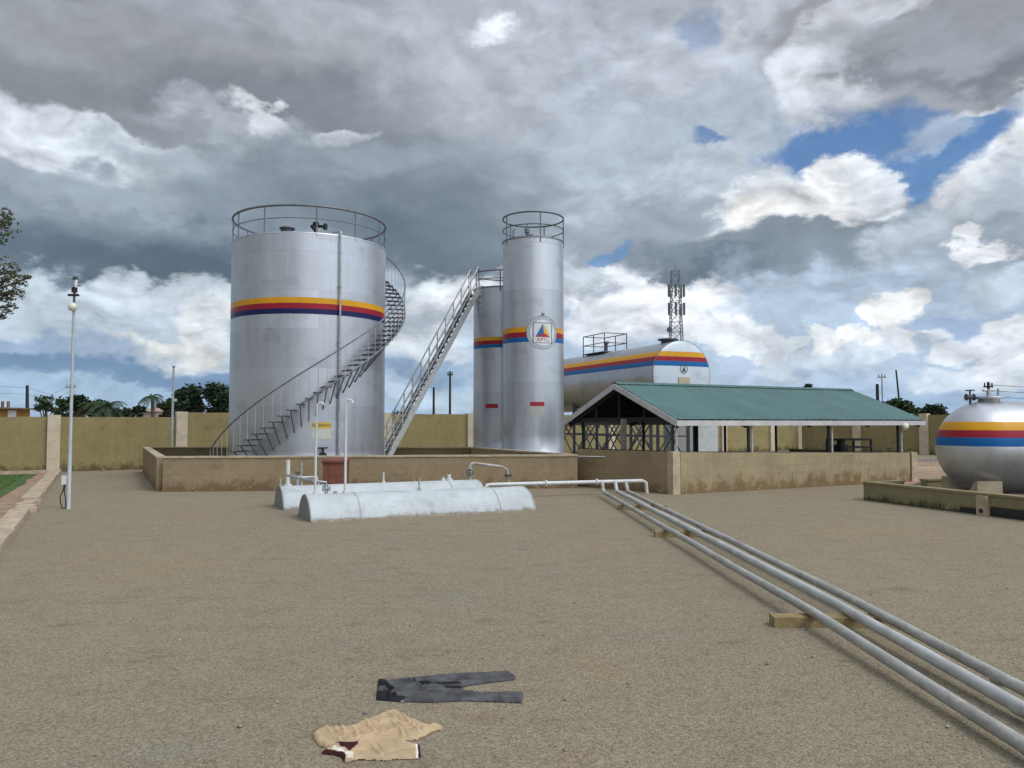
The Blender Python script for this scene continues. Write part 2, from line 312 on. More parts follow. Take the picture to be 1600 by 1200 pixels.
M['fascia'] = plain('fascia_paint', (.50, .48, .475), .7, 0, .14, 2)
def roofm(q, p):
    uv = q.n('ShaderNodeTexCoord').outputs['UV']; ob = q.n('ShaderNodeTexCoord').outputs['Object']
    n = q.noise(ob, .8, 6, .6); st = q.noise(q.mapping(ob, scale=(1, 1, 1)), 5, 5, .6)
    k = q.m('ADD', q.m('ADD', 1, q.m('MULTIPLY', q.m('SUBTRACT', n, .5), .45)), q.m('MULTIPLY', q.m('SUBTRACT', st, .5), .18))
    c = q.vm('SCALE', (.060, .132, .121), scale=k)
    c = q.mix(q.mr(q.noise(ob, 1.6, 8, .7), .60, .70, 0, .45), c, (.12, .17, .155, 1))
    br = q.n('ShaderNodeTexBrick'); q.l(q.mapping(ob, rot=(0, 0, RAD(-27.8))), br.inputs[0]); br.offset = .5
    br.inputs['Color1'].default_value = (1.08, 1.08, 1.08, 1); br.inputs['Color2'].default_value = (.86, .86, .86, 1); br.inputs['Mortar'].default_value = (.62, .62, .62, 1)
    br.inputs['Scale'].default_value = 1; br.inputs['Mortar Size'].default_value = .008; br.inputs['Brick Width'].default_value = .82; br.inputs['Row Height'].default_value = 1.55
    c = q.mix(.8, c, br.outputs[0], 'MULTIPLY')
    c = q.mix(q.mr(q.noise(q.mapping(ob, rot=(0, 0, RAD(-27.8)), scale=(3, .5, 1)), 1.4, 6, .7), .60, .72, 0, .3), c, (.10, .085, .06, 1))
    q.l(c, p.inputs['Base Color']); p.inputs['Roughness'].default_value = .55; p.inputs['Metallic'].default_value = .1
M['roof'] = mat('green_roof_sheet', roofm)
M['sign_yellow'] = plain('sign_yellow', (.62, .42, .06), .5, 0, .1, 4)
M['sign_pale'] = plain('sign_pale', (.50, .52, .42), .5, 0, .08, 4)
M['sign_ink'] = plain('sign_ink', (.10, .06, .02), .6, 0, .1, 4)
M['sand_label'] = plain('sand_label', (.45, .38, .27), .6, 0, .12, 12)
M['label_red'] = plain('label_red', (.34, .012, .035), .5, 0, .08, 4)
M['label_beige'] = plain('label_beige', (.42, .41, .36), .5, 0, .08, 4)
M['red_box'] = plain('red_oxide_paint', (.17, .055, .035), .7, 0, .3, 5, .3, 30)
M['globe'] = plain('opal_globe', (.66, .64, .52), .35, 0, .05, 4)
M['trouser'] = plain('grey_trouser_cloth', (.088, .087, .091), .95, 0, .45, 9, .4, 220, .15)
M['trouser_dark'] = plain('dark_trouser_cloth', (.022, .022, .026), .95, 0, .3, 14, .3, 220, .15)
M['shirt'] = plain('tan_shirt_cloth', (.47, .345, .215), .95, 0, .14, 8, .4, 240, .15)
M['maroon'] = plain('maroon_cloth', (.05, .014, .016), .95, 0, .2, 14, .3, 240, .15)
M['trim_white'] = plain('white_cloth', (.70, .62, .54), .95, 0, .1, 14, .3, 240, .15)
M['bark'] = plain('bark', (.10, .075, .055), .95, 0, .35, 6, .6, 30)
def pipem(name, c, rust):
    def f(q, p):
        v = q.n('ShaderNodeTexCoord').outputs['Object']
        n = q.noise(v, 3, 6, .65); fl = q.noise(q.mapping(v, scale=(1, .35, 1)), 22, 5, .7); k = q.m('ADD', q.mr(n, .3, .7, .84, 1.14), q.m('MULTIPLY', q.m('SUBTRACT', fl, .5), .5))
        col = q.vm('SCALE', c, scale=k)
        col = q.mix(q.mr(q.noise(q.mapping(v, scale=(1, .25, 1)), 6, 8, .75), .50, .62, 0, rust), col, (.20, .155, .11, 1))
        col = q.mix(q.mr(fl, .62, .70, 0, rust), col, (.60, .60, .57, 1))
        q.l(col, p.inputs['Base Color']); p.inputs['Roughness'].default_value = .6; p.inputs['Metallic'].default_value = .15
        bp = q.n('ShaderNodeBump'); bp.inputs[0].default_value = .2; bp.inputs[1].default_value = .01; q.l(fl, bp.inputs['Height']); q.l(bp.outputs[0], p.inputs['Normal'])
    return mat(name, f)
M['pipe'] = pipem('weathered_pipe_paint', (.47, .475, .46), .25); M['pipe_dull'] = pipem('dull_pipe_paint', (.385, .38, .345), .6)
def leafm(name, c, var=.45):
    def f(q, p):
        g = q.n('ShaderNodeNewGeometry')
        k = q.mr(g.outputs['Random Per Island'], 0, 1, 1 - var, 1 + var)
        q.l(q.vm('SCALE', c, scale=k), p.inputs['Base Color'])
        p.inputs['Roughness'].default_value = .6; p.inputs['Specular IOR Level'].default_value = .25
    return mat(name, f)
M['stone'] = leafm('loose_stone', (.25, .22, .17), .55)
M['leaf_dark'] = leafm('leaf_dark', (.022, .040, .018)); M['leaf_mid'] = leafm('leaf_mid', (.040, .066, .026))
M['leaf_light'] = leafm('leaf_light', (.075, .11, .035)); M['leaf_near'] = leafm('leaf_near', (.085, .10, .045), .5)
M['house_wall'] = plain('orange_house_wall', (.34, .17, .05), .9, 0, .15, 1); M['house_roof'] = plain('brown_house_roof', (.16, .11, .085), .8, 0, .2, 1)
M['house_pink'] = plain('pink_house_roof', (.34, .235, .19), .8, 0, .2, 1); M['house_cream'] = plain('cream_house_wall', (.5, .46, .38), .8, 0, .1, 1)

# ------------------------------------------------------------------ mesh builder
class MB:
    def __init__(s): s.v = []; s.f = []; s.m = []; s.uvf = None; s.smooth = []
    def face(s, pts, m=0, sm=False):
        i = len(s.v); s.v += [Vector(p) for p in pts]; s.f.append(tuple(range(i, i + len(pts)))); s.m.append(m); s.smooth.append(sm)
    def grid(s, rows, m=0, closed=False, sm=True, mf=None):      # rows of points
        i = len(s.v); n = len(rows[0])
        for r in rows: s.v += [Vector(p) for p in r]
        for a in range(len(rows) - 1):
            for c in range(n if closed else n - 1):
                d = (c + 1) % n
                s.f.append((i + a * n + c, i + a * n + d, i + (a + 1) * n + d, i + (a + 1) * n + c))
                s.m.append(mf(a, c) if mf else m); s.smooth.append(sm)
        return s
    def fan(s, ring, m=0, flip=False):
        i = len(s.v); s.v += [Vector(p) for p in ring]
        f = tuple(range(i, i + len(ring))); s.f.append(f[::-1] if flip else f); s.m.append(m); s.smooth.append(False)
    def box(s, c, size, u=None, m=0, tilt=None):                # u: horizontal direction of the box's length
        u = Vector(u if u else (1, 0, 0)).normalized(); w = Vector((0, 0, 1))
        if tilt: w = Vector(tilt).normalized()
        v = w.cross(u).normalized()
        c = Vector(c); a, bb, cc = size[0] / 2, size[1] / 2, size[2] / 2
        p = [c + u * (x * a) + v * (y * bb) + w * (z * cc) for x in (-1, 1) for y in (-1, 1) for z in (-1, 1)]
        for q in ((0, 1, 3, 2), (4, 6, 7, 5), (0, 4, 5, 1), (2, 3, 7, 6), (0, 2, 6, 4), (1, 5, 7, 3)):
            s.face([p[k] for k in q], m)
        return s
    def bar(s, a, c, w, h=None, m=0, up=(0, 0, 1)):              # square bar between two points
        a = Vector(a); c = Vector(c); h = h or w; t = (c - a).normalized(); up = Vector(up)
        if abs(t.dot(up)) > .98: up = Vector((1, 0, 0))
        x = t.cross(up).normalized(); y = x.cross(t)
        r = [[q + x * (i * w / 2) + y * (j * h / 2) for i, j in ((-1, -1), (1, -1), (1, 1), (-1, 1))] for q in (a, c)]
        s.grid(r, m, True, False); s.fan(r[0], m, False); s.fan(r[1], m, True); return s
    def tube(s, pts, r, n=10, m=0, cap=True):
        pts = [Vector(p) for p in pts]; rr = r if isinstance(r, (list, tuple)) else [r] * len(pts)
        rows = []; x = None
        for i, p in enumerate(pts):
            t = (pts[min(i + 1, len(pts) - 1)] - pts[max(i - 1, 0)]).normalized()
            if x is None:
                up = Vector((0, 0, 1)) if abs(t.z) < .95 else Vector((1, 0, 0)); x = t.cross(up).normalized()
            else: x = (x - t * x.dot(t)).normalized()
            y = t.cross(x)
            rows.append([p + (x * cos(2 * pi * k / n) + y * sin(2 * pi * k / n)) * rr[i] for k in range(n)])
        s.grid(rows, m, True)
        if cap: s.fan(rows[0], m, True); s.fan(rows[-1], m)
        return s
    def cyl(s, a, c, r, n=16, m=0): return s.tube([a, c], r, n, m)
    def ring(s, c, R, r, n=64, k=8, m=0, a0=0, a1=2 * pi):
        c = Vector(c); full = abs(a1 - a0 - 2 * pi) < 1e-6
        pts = [c + Vector((R * sin(a0 + (a1 - a0) * i / n), -R * cos(a0 + (a1 - a0) * i / n), 0)) for i in range(n + 1)]
        return s.tube(pts, r, k, m, cap=not full)
    def lathe(s, c, prof, n=24, m=0, mf=None):                   # profile (radius, height) about a vertical axis
        c = Vector(c)
        rows = [[c + Vector((r * sin(2 * pi * k / n), -r * cos(2 * pi * k / n), h)) for k in range(n)] for r, h in prof]
        return s.grid(rows, m, True, True, mf)
    def build(s, name, mats, parent=None, uvmode=None, weld=False):
        me = bpy.data.meshes.new(name)
        off = Vector(ORG.get(parent.name, (0, 0, 0))) if parent else Vector((0, 0, 0))
        me.from_pydata([tuple(v - off) for v in s.v], [], s.f)
        mats = mats if isinstance(mats, (list, tuple)) else [mats]
        for q in mats: me.materials.append(M[q])
        for p, i, sm in zip(me.polygons, s.m, s.smooth): p.material_index = i; p.use_smooth = sm
        uv = me.uv_layers.new(name='uv')
        for p in me.polygons:
            n = p.normal
            if uvmode is None:
                t = Vector((-n.y, n.x, 0)).normalized() if abs(n.z) < .8 else None
            for li in p.loop_indices:
                co = s.v[me.loops[li].vertex_index]
                if uvmode: uv.data[li].uv = uvmode(co, n)
                elif t is not None: uv.data[li].uv = (co.dot(t), co.z)
                else: uv.data[li].uv = (co.x, co.y)
        if weld:
            bm = bmesh.new(); bm.from_mesh(me); bmesh.ops.remove_doubles(bm, verts=bm.verts, dist=1e-4); bmesh.ops.recalc_face_normals(bm, faces=bm.faces); bm.to_mesh(me); bm.free()
        o = bpy.data.objects.new(name, me); COL.objects.link(o)
        if parent: o.parent = parent
        ORG[o.name] = off
        return o
ORG = {}
def cyluv(c, R):
    def f(co, n):
        a = atan2(co.x - c[0], -(co.y - c[1]))
        an = atan2(n.x, -n.y)
        while a - an > pi: a -= 2 * pi
        while a - an < -pi: a += 2 * pi
        return (a * R, co.z)
    return f
def thing(name, label, cat, loc, group=None):
    o = bpy.data.objects.new(name, None); COL.objects.link(o); o.location = loc; o.empty_display_size = .3
    ORG[o.name] = Vector(loc); o['label'] = label; o['category'] = cat
    if group: o['group'] = group
    return o
def tag(o, label, cat, group=None):
    o['label'] = label; o['category'] = cat
    if group: o['group'] = group
    return o
def struct(o): o['kind'] = 'structure'; return o
def text_mesh(txt, size):                                        # flat letters as (verts, faces), centred
    cu = bpy.data.curves.new('lettering', 'FONT'); cu.body = txt; cu.size = size; cu.align_x = 'CENTER'; cu.align_y = 'CENTER'; cu.resolution_u = 2
    o = bpy.data.objects.new('lettering', cu); COL.objects.link(o)
    dg = bpy.context.evaluated_depsgraph_get(); me = bpy.data.meshes.new_from_object(o.evaluated_get(dg))
    r = [v.co.copy() for v in me.vertices], [tuple(p.vertices) for p in me.polygons]
    bpy.data.objects.remove(o); bpy.data.meshes.remove(me); bpy.data.curves.remove(cu)
    return r
YEL, REDC, NAVY, BLUE = (.62, .30, .012), (.29, .012, .026), (.008, .014, .075), (.006, .11, .32)

# ================================================================== SETTING
g = MB(); 
xs = [-3000, -300, -60, -30, 0, 30, 60, 300, 3000]; ys = [-3000, -300, -60, -20, 0, 30, 60, 300, 3000]
g.grid([[(x, y, 0) for x in xs] for y in ys], sm=False)
struct(g.build('ground', 'gravel'))
kd = Vector((-.464, .886, 0)).normalized(); kn = Vector((-kd.y, kd.x, 0))          # kn points left of the kerb
K0 = G(0, 864); 
def sheet(name, pts, m, z=.004, n=14, jag=0.0):
    mb = MB(); a, bq, c, d = [Vector(p) for p in pts]
    rows = []
    for i in range(n + 1):
        v = i / n; l = a.lerp(d, v); r = bq.lerp(c, v); row = []
        for j in range(n + 1):
            p = l.lerp(r, j / n)
            if jag:
                p = p + Vector((MN.noise(p * 1.3), MN.noise(p * 1.3 + Vector((9, 3, 1))), 0)) * jag
            row.append((p.x, p.y, z + (.02 * abs(MN.noise(p * 1.1)) if jag else 0)))
        rows.append(row)
    mb.grid(rows, sm=False); return struct(mb.build(name, m))
kfar = 21.5
pa = K0 - kd * 12
sheet('dirt_strip', [pa + kn * .3, pa + kn * 12, K0 + kd * kfar + kn * 14, K0 + kd * kfar + kn * .3], 'earth', .004)
sheet('lawn', [pa + kn * 1.35, pa + kn * 12, K0 + kd * (kfar - .4) + kn * 14, K0 + kd * (kfar - .4) + kn * .75], 'lawn', .012, 30, .25)
gr = MB(); rg = random.Random(5)
for i in range(9000):
    t = rg.uniform(2, kfar - .6); w = 1.15 + rg.random() ** 1.3 * 6
    p = K0 + kd * t + kn * w; h = rg.uniform(.03, .085); a = rg.uniform(0, 6.28); q = Vector((cos(a), sin(a), 0)) * .012
    tip = p + Vector((rg.uniform(-.03, .03), rg.uniform(-.03, .03), h))
    gr.face([p - q + Vector((0, 0, .01)), p + q + Vector((0, 0, .01)), tip])
o = gr.build('grass', 'grass'); o['kind'] = 'stuff'; tag(o, 'short green lawn grass growing left of the concrete kerb', 'grass')
# kerb: uneven blocks, a few broken and tilted
kb = MB(); t = -10.0; rg = random.Random(11)
while t < kfar:
    L = rg.uniform(.85, 1.05); off = rg.uniform(-.012, .012); w = .38 + rg.uniform(-.03, .03); h = .12 + rg.uniform(-.008, .008)
    yaw = rg.uniform(-.015, .015); tl = Vector((rg.uniform(-.015, .015), rg.uniform(-.015, .015), 1))
    if 5.5 < t < 8: yaw *= 9; off *= 7; L *= .7; h *= .75; tl = Vector((tl.x * 4, tl.y * 4, 1))
    u = (kd + kn * yaw).normalized(); c = K0 + kd * (t + L / 2) + kn * (.18 + off)
    kb.box(c + Vector((0, 0, h / 2 - .02)), (L - .02, w, h + .04), u, tilt=tl); t += L
struct(kb.build('kerb', 'kerb'))
e = Vector((.843, .535, 0)).normalized(); W0 = Vector((-18.6, 32, 0)); en = Vector((e.y, -e.x, 0))     # en towards the yard
kb2 = MB()
for i in range(10): kb2.box(W0 + e * (-.7 - i * 1.0) + en * .75 + Vector((0, 0, .05)), (.985, .2, .14), e)
struct(kb2.build('wall_kerb', 'kerb'))
u = Vector((.885, .467, 0)).normalized(); v = Vector((-.467, .885, 0)).normalized()                    # the site's two directions
C0 = G(1053, 772)
sheet('bund_shade_sheet', [G(1385, 776), G(1900, 860), G(1900, 742), G(1440, 752)], 'shade_ground', .010, 16, .06)  # dark sheet added for the shade under the tank, darkening its underside
sheet('rear_shade_sheet', [(-1.2, 32.5, 0), (2.6, 26.4, 0), (13.6, 32.6, 0), (10.0, 49.0, 0)], 'shade_ground', .006, 20, .1)  # dark sheet added so the tanks' undersides pick up less ground light
sheet('earth_patch', [G(1400, 757), G(1500, 757), G(1500, 716), G(1400, 716)], 'earth', .006, 16, .25)

# ------------------------------------------------------------------ perimeter walls
def wall_run(parent, name, A, Bq, h0, h1, th, m, seed=0, steps=14, rough=.012, cap=None):
    A = Vector(A); Bq = Vector(Bq); d = (Bq - A); L = d.length; d.normalize(); nn = Vector((d.y, -d.x, 0)) * (th / 2)
    mb = MB(); n = max(2, int(L * 3)) if rough else 1
    top = []
    for i in range(n + 1):
        f = i / n; p = A + d * (L * f)
        top.append((p, h0 + (h1 - h0) * f + (MN.noise(Vector((seed * 7.3 + f * L * 1.7, seed, .5))) * rough if rough else 0)))
    mb.grid([[p + nn for p, h in top], [p + nn + Vector((0, 0, h)) for p, h in top], [p - nn + Vector((0, 0, h)) for p, h in top], [p - nn for p, h in top]], sm=False)
    for p, h, fl in ((top[0][0], top[0][1], False), (top[-1][0], top[-1][1], True)):
        mb.fan([p + nn, p + nn + Vector((0, 0, h)), p - nn + Vector((0, 0, h)), p - nn], flip=fl)
    return mb.build(name, m, parent)
def pier(parent, p, d, size, h, m='cream'):
    mb = MB(); mb.box(Vector(p) + Vector((0, 0, h / 2 - .01)), (size[0], size[1], h + .02), d); return mb.build('pier', m, parent)
pw_ = thing('perimeter_wall', 'long olive rendered boundary wall with cream piers behind the tanks', 'wall', W0)
for k in range(-2, 10):
    s0 = 4.83 * k; s1 = min(4.83 * (k + 1), 46.6)
    A = W0 + e * (s0 + .23); Bq = W0 + e * (s1 - .23)
    h = 2.22 if k < 1 else 2.43
    wall_run(pw_, 'wall_panel', A, Bq, h, h, .2, 'perimeter', k + 5, rough=.02)
    pier(pw_, W0 + e * s0 + en * .06, e, (.46, .40), (2.30 if k < 1 else 2.47))
CR = W0 + e * 46.7; rd = Vector((.535, -.843, 0)).normalized(); rn = Vector((-rd.y, rd.x, 0)) * -1
sw = thing('side_wall', 'olive boundary wall with cream piers running beside the green roofed shed', 'wall', CR)
for k in range(0, 6):
    A = CR + rd * (4.63 * k + .23); Bq = CR + rd * (4.63 * (k + 1) - .23)
    wall_run(sw, 'wall_panel', A, Bq, 2.46, 2.46, .2, 'perimeter', k + 30, rough=.02)
    pier(sw, CR + rd * (4.63 * (k + 1)) + rn * .06, rd, (.5, .42), 2.55)

# ------------------------------------------------------------------ tank bund
BA = G(250, 768); BB = Vector((1.98, 24.2, 0)); BL = Vector((-14.8, 31.9, 0)); BR = Vector((-1.6, 31.6, 0))
bt = thing('bund_wall', 'low brown masonry bund wall around the large silver tank', 'wall', BA)
def capped(parent, name, A, Bq, h0, h1, m, th=.2, cap='coping', seed=0):
    w = wall_run(parent, name, A, Bq, h0, h1, th, m, seed, rough=0)
    A = Vector(A); Bq = Vector(Bq); mb = MB(); d = (Bq - A).normalized(); L = (Bq - A).length; n = int(L / .9) + 1
    for i in range(n):
        f0, f1 = i / n, (i + 1) / n
        a = A + d * (L * f0 + .004); c = A + d * (L * f1 - .004)
        z0 = h0 + (h1 - h0) * f0 + .024 + random.uniform(-.004, .004); z1 = h0 + (h1 - h0) * f1 + .024 + random.uniform(-.004, .004)
        mb.bar(a + Vector((0, 0, z0)), c + Vector((0, 0, z1)), th + .05, .05)
    mb.build('coping', cap, w if False else parent); return w
bd = (BB - BA).normalized()
ld = (BL - BA).normalized()
capped(bt, 'front_wall', BA + bd * .10, BB, .97, .97, 'bund', seed=1)
capped(bt, 'side_wall', BA + ld * .12, BL, .97, .97, 'bund', seed=2)
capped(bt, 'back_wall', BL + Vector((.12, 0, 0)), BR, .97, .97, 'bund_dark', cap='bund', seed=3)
capped(bt, 'side_wall', BB + (BR - BB).normalized() * .12, BR - (BR - BB).normalized() * .12, .97, .97, 'bund', seed=4)

# ------------------------------------------------------------------ pump shed
SH = thing('pump_shed', 'open sided shed with green gable roof over a low tan wall', 'shed', C0)
WL = Vector((2.12, 24.85, 0)); E1 = C0 + u * 10.2; BK = C0 + v * 5.4
wall_run(SH, 'end_wall', C0 + (WL - C0).normalized() * .14, WL, 1.17, 1.15, .2, 'bund', 8, rough=.008)
wall_run(SH, 'front_wall', C0 + u * .17, E1 - u * .16, 1.16, .97, .2, 'shedwall', 9, rough=.01)
wall_run(SH, 'end_wall', E1 + v * .14, E1 + v * 5.2, .95, .95, .2, 'bund', 8, rough=.008)
pier(SH, C0, u, (.26, .26), 1.19, 'coping'); pier(SH, E1 + u * .05, u, (.30, .26), .99, 'coping')
O = Vector((4.58, 21.95, 0)); RL = 10.8; RW = 5.9; EH, RH = 2.06, 3.2
def roofp(s, t_, dz=0): 
    return O + u * s + v * t_ + Vector((0, 0, EH + (RH - EH) * (1 - abs(t_ - RW / 2) / (RW / 2)) + dz))
for t0, t1 in ((0, RW / 2), (RW, RW / 2)):
    mb = MB(); n = 136; rows = []
    for f in (0, .33, .335, .66, .665, 1):
        row = []
        for i in range(n + 1):
            s = RL * i / n; wv_ = .006 * cos(i * pi / 2 * 1.0) + (.006 if f in (.335, .665) else 0) + .012 * MN.noise(Vector((s * .6, f * 3 + t0, 2)))
            row.append(roofp(s, t0 + (t1 - t0) * f, wv_ + .03))
        rows.append(row)
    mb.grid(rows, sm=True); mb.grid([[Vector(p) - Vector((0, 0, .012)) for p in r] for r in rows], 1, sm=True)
    mb.build('roof_sheet', ['roof', 'darkwood_and_shade'], SH)  # underside coloured dark: the shade under the roof put into the sheet
mb = MB(); n = 20
mb.grid([[roofp(RL * i / n, RW / 2 - .16, .055) for i in range(n + 1)], [roofp(RL * i / n, RW / 2, .07) for i in range(n + 1)], [roofp(RL * i / n, RW / 2 + .16, .055) for i in range(n + 1)]], sm=False)
mb.build('ridge_cap', 'roof', SH)
for s in (-.02, RL + .02):
    for ta, tb in ((-.02, RW / 2), (RW + .02, RW / 2)):
        mb = MB(); mb.bar(roofp(s, ta, -.075), roofp(s, tb - (.004 if ta < 1 else -.004), -.075), .03, .17); mb.build('barge_board', 'fascia', SH)
for t_ in (-.015, RW + .015):
    mb = MB(); a = roofp(0.0, t_, -.075); c = roofp(RL, t_, -.075); mb.bar(a, c, .03, .15); mb.build('fascia_board', 'fascia', SH)
for s in (.12, 2.7, 5.4, 8.1, RL - .12):
    mb = MB()
    mb.bar(roofp(s, .10, -.20), roofp(s, RW / 2, -.14), .05, .14); mb.bar(roofp(s, RW - .10, -.20), roofp(s, RW / 2, -.14), .05, .14)
    zt = EH + .02
    a = O + u * (s + .05) + v * .4 + Vector((0, 0, zt)); c = O + u * (s + .05) + v * (RW - .4) + Vector((0, 0, zt)); mb.bar(a, c, .05, .14)
    for f in (.25, .5, .75):
        q = a.lerp(c, f); tp = roofp(s + .05, .4 + (RW - .8) * f, -.12); mb.bar(q, tp, .06, .06)
    mb.build('roof_truss', 'darkwood_and_shade', SH)
mb = MB()
for f in (.12, .35, .58, .81):
    for t0 in (0, 1):
        t_ = RW / 2 * f if t0 == 0 else RW - RW / 2 * f
        mb.bar(roofp(0.02, t_, -.03), roofp(RL - .02, t_, -.03), .05, .05)
mb.build('purlins', 'darkwood_and_shade', SH)
for s in (.10, 2.96, 6.39, 9.76):
    p = C0 + u * s + v * .0; h0 = 1.16 - .19 * s / 10.2
    mb = MB(); mb.cyl(p + Vector((0, 0, h0)), p + Vector((0, 0, EH - .12)), .035, 10); mb.build('post', 'pale_steel', SH)
    mb = MB(); q = p + v * .09 - u * .05; mb.cyl(q + Vector((0, 0, h0 - .2)), q + Vector((0, 0, EH - .10)), .045, 10); mb.build('post', 'black', SH)
for s, r in ((.44, .05), (3.0, .05), (5.4, .10), (6.84, .05), (9.5, .05)):
    p = C0 + u * s + v * 5.3; mb = MB(); mb.cyl(p, p + Vector((0, 0, EH)), r, 10); mb.build('post', 'black', SH)
p = C0 + v * 2.35; mb = MB(); mb.box(p + Vector((0, 0, 1.62)), (.13, .13, .96), u); mb.build('post', 'greywood', SH)
mb = MB(); mb.bar(C0 + u * .2 + v * .2 + Vector((0, 0, 1.13)), E1 - u * 1.2 + v * .2 + Vector((0, 0, .97)), .05, .09)
mb.bar(C0 + v * .3 + u * .16 + Vector((0, 0, 1.14)), WL + u * .16 + Vector((0, 0, 1.14)), .05, .09); mb.build('dark_bar', 'black', SH)  # black bars just inside the tops of the front and end walls
mb = MB(); q = C0 + u * 9.72 - v * .16 + Vector((0, 0, 1.86)); mb.lathe(q, [(.001, -.13), (.10, -.10), (.14, 0), (.10, .10), (.001, .13)], 14); mb.build('lamp_globe', 'globe', SH)
# conduit with a tap on the end wall
ct = MB(); a = P(903, 713, 24.55); c = P(966, 714, 23.62); dn = P(970, 722, 23.5)
ct.tube([a, c, c + Vector((.04, -.03, -.03)), dn], .018, 8); o = ct.build('water_pipe', 'pipe_white'); tag(o, 'thin white water pipe clipped along the dark shed end wall', 'pipe')
# pump frame inside the shed
pc = P(1331, 700, 26.6); pf = thing('pump_stand', 'black steel stand with a motor box inside the open shed', 'stand', (pc.x, pc.y, 0))
mb = MB(); a = P(1319, 708, 26.4); c = P(1361, 708, 27.0); h = P(1330, 687, 26.7).z
for q in (a, c, a + v * .7, c + v * .7): mb.bar((q.x, q.y, 0), (q.x, q.y, h), .06)
for q0, q1 in ((a, c), (a + v * .7, c + v * .7), (a, a + v * .7), (c, c + v * .7)):
    mb.bar((q0.x, q0.y, h), (q1.x, q1.y, h), .06); mb.bar((q0.x, q0.y, h - .26), (q1.x, q1.y, h - .26), .05)
mb.build('frame', 'black', pf)
mb = MB(); q = a.lerp(c, .17) + v * .35; mb.box((q.x, q.y, h - .42), (.36, .4, .5), u); mb.cyl((q.x, q.y, h - .17), (q.x, q.y, h + .02), .10, 12); mb.build('motor', 'black', pf)

# ------------------------------------------------------------------ valve helper
def valve(mb, p, d, r=.05, wheel=True, m=0, wm=1):              # body on a pipe with direction d, flanges, stem and handwheel
    p = Vector(p); d = Vector(d).normalized(); up = Vector((0, 0, 1)) if abs(d.z) < .7 else Vector((0, -1, 0))
    mb.cyl(p - d * r * 1.6, p + d * r * 1.6, r, 10, m)
    for s_ in (-1, 1): mb.cyl(p + d * (s_ * r * 1.6), p + d * (s_ * r * 2.1), r * 1.7, 12, m)
    mb.tube([p - d * r, p, p + d * r], [r * .8, r * 1.5, r * .8], 10, m)
    mb.cyl(p, p + up * r * 3.6, r * .45, 8, wm)
    if wheel:
        c = p + up * r * 3.4; x = d; y = up.cross(d); n = 14
        pts = [c + (x * cos(2 * pi * i / n) + y * sin(2 * pi * i / n)) * r * 1.9 for i in range(n + 1)]
        mb.tube(pts, r * .28, 6, wm)
        for s_ in (x, y): mb.bar(c - s_ * r * 1.9, c + s_ * r * 1.9, r * .3, r * .3, wm)

# ------------------------------------------------------------------ big tank
C1 = Vector((-7.13, 27.6, 0)); R1 = 2.63
e1 = Vector((-C1.x, -C1.y, 0)).normalized(); r1_ = Vector((-e1.y, e1.x, 0))
def on(C, R, phi, z, ee=None):
    ee = ee or Vector((-C.x, -C.y, 0)).normalized(); rr = Vector((-ee.y, ee.x, 0))
    return Vector((C.x, C.y, 0)) + (ee * cos(phi) + rr * sin(phi)) * R + Vector((0, 0, z))
yn = (C1 + e1 * R1).y
H1 = P(482, 363, yn).z; zz = [P(482, q, yn).z for q in (464.5, 473.5, 482.0, 490.5)]
M['silver1'] = silver('silver_tank_striped', bands=((zz[1], zz[0], YEL), (zz[2], zz[1], REDC), (zz[3], zz[2], NAVY)))
T1 = thing('storage_tank', 'wide silver tank with yellow red and navy stripes and a spiral staircase', 'tank', C1)
mb = MB(); mb.lathe(C1, [(R1 * 1.03, 0), (R1 * 1.03, .08), (R1, .08)] + [(R1, H1 * i / 8 + .08 * (1 - i / 8)) for i in range(1, 9)], 96)
mb.build('shell', 'silver1', T1, cyluv(C1, R1))
mb = MB(); mb.lathe(C1, [(R1 + .008, H1 - .03), (R1 + .008, H1 + .008), (R1 - .1, H1 + .02), (.02, H1 + .16)], 96); mb.build('roof', 'silver', T1)
rail = MB(); RHt = P(482, 321, yn).z
rail.ring((C1.x, C1.y, RHt), R1 - .02, .040, 96); rail.ring((C1.x, C1.y, H1 + (RHt - H1) * .53), R1 - .02, .016, 96)
gr_ = rail.build('guard_rail', 'grey_steel', T1)
for i in range(12):
    a = RAD(4 + i * 29.3)
    if i == 5: continue
    mb = MB(); q = on(C1, R1 - .02, a, H1 - .12); mb.cyl(q, (q.x, q.y, RHt), .024, 8); mb.build('rail_post', 'grey_steel', gr_)
mb = MB(); q = on(C1, R1 - .35, RAD(4), H1 + .16); mb.cyl(q - Vector((0, 0, .16)), q, .06, 10)
mb.cyl(q, q + Vector((0, 0, .22)), .05, 10); mb.cyl(q + Vector((0, 0, .2)), q + Vector((.0, 0, .26)), .10, 12)
mb.cyl(q + Vector((.02, 0, .14)), q + Vector((.30, -.05, .11)), .05, 10); mb.cyl(q + Vector((.28, -.05, .11)), q + Vector((.36, -.06, .10)), .11, 12); mb.cyl(q + Vector((-.14, 0, .16)), q, .07, 10)
mb.build('breather_valve', 'black', T1)
mb = MB(); q = on(C1, R1 - .45, RAD(-20), H1 + .06); mb.cyl(q, q + Vector((0, 0, .13)), .20, 18); mb.cyl(q + Vector((0, 0, .13)), q + Vector((0, 0, .17)), .25, 18); mb.build('roof_hatch', 'dark_steel', T1)
mb = MB(); ph = RAD(20.5); pts = [on(C1, R1 + .09, ph, z) for z in (.25, 2, 4, 6, H1 + .02)]
top = on(C1, R1 - .02, ph, H1 + .12); pts += [on(C1, R1 + .08, ph, H1 + .10), top, on(C1, R1 - .2, ph - .07, H1 + .12)]
mb.tube(pts, .034, 10)
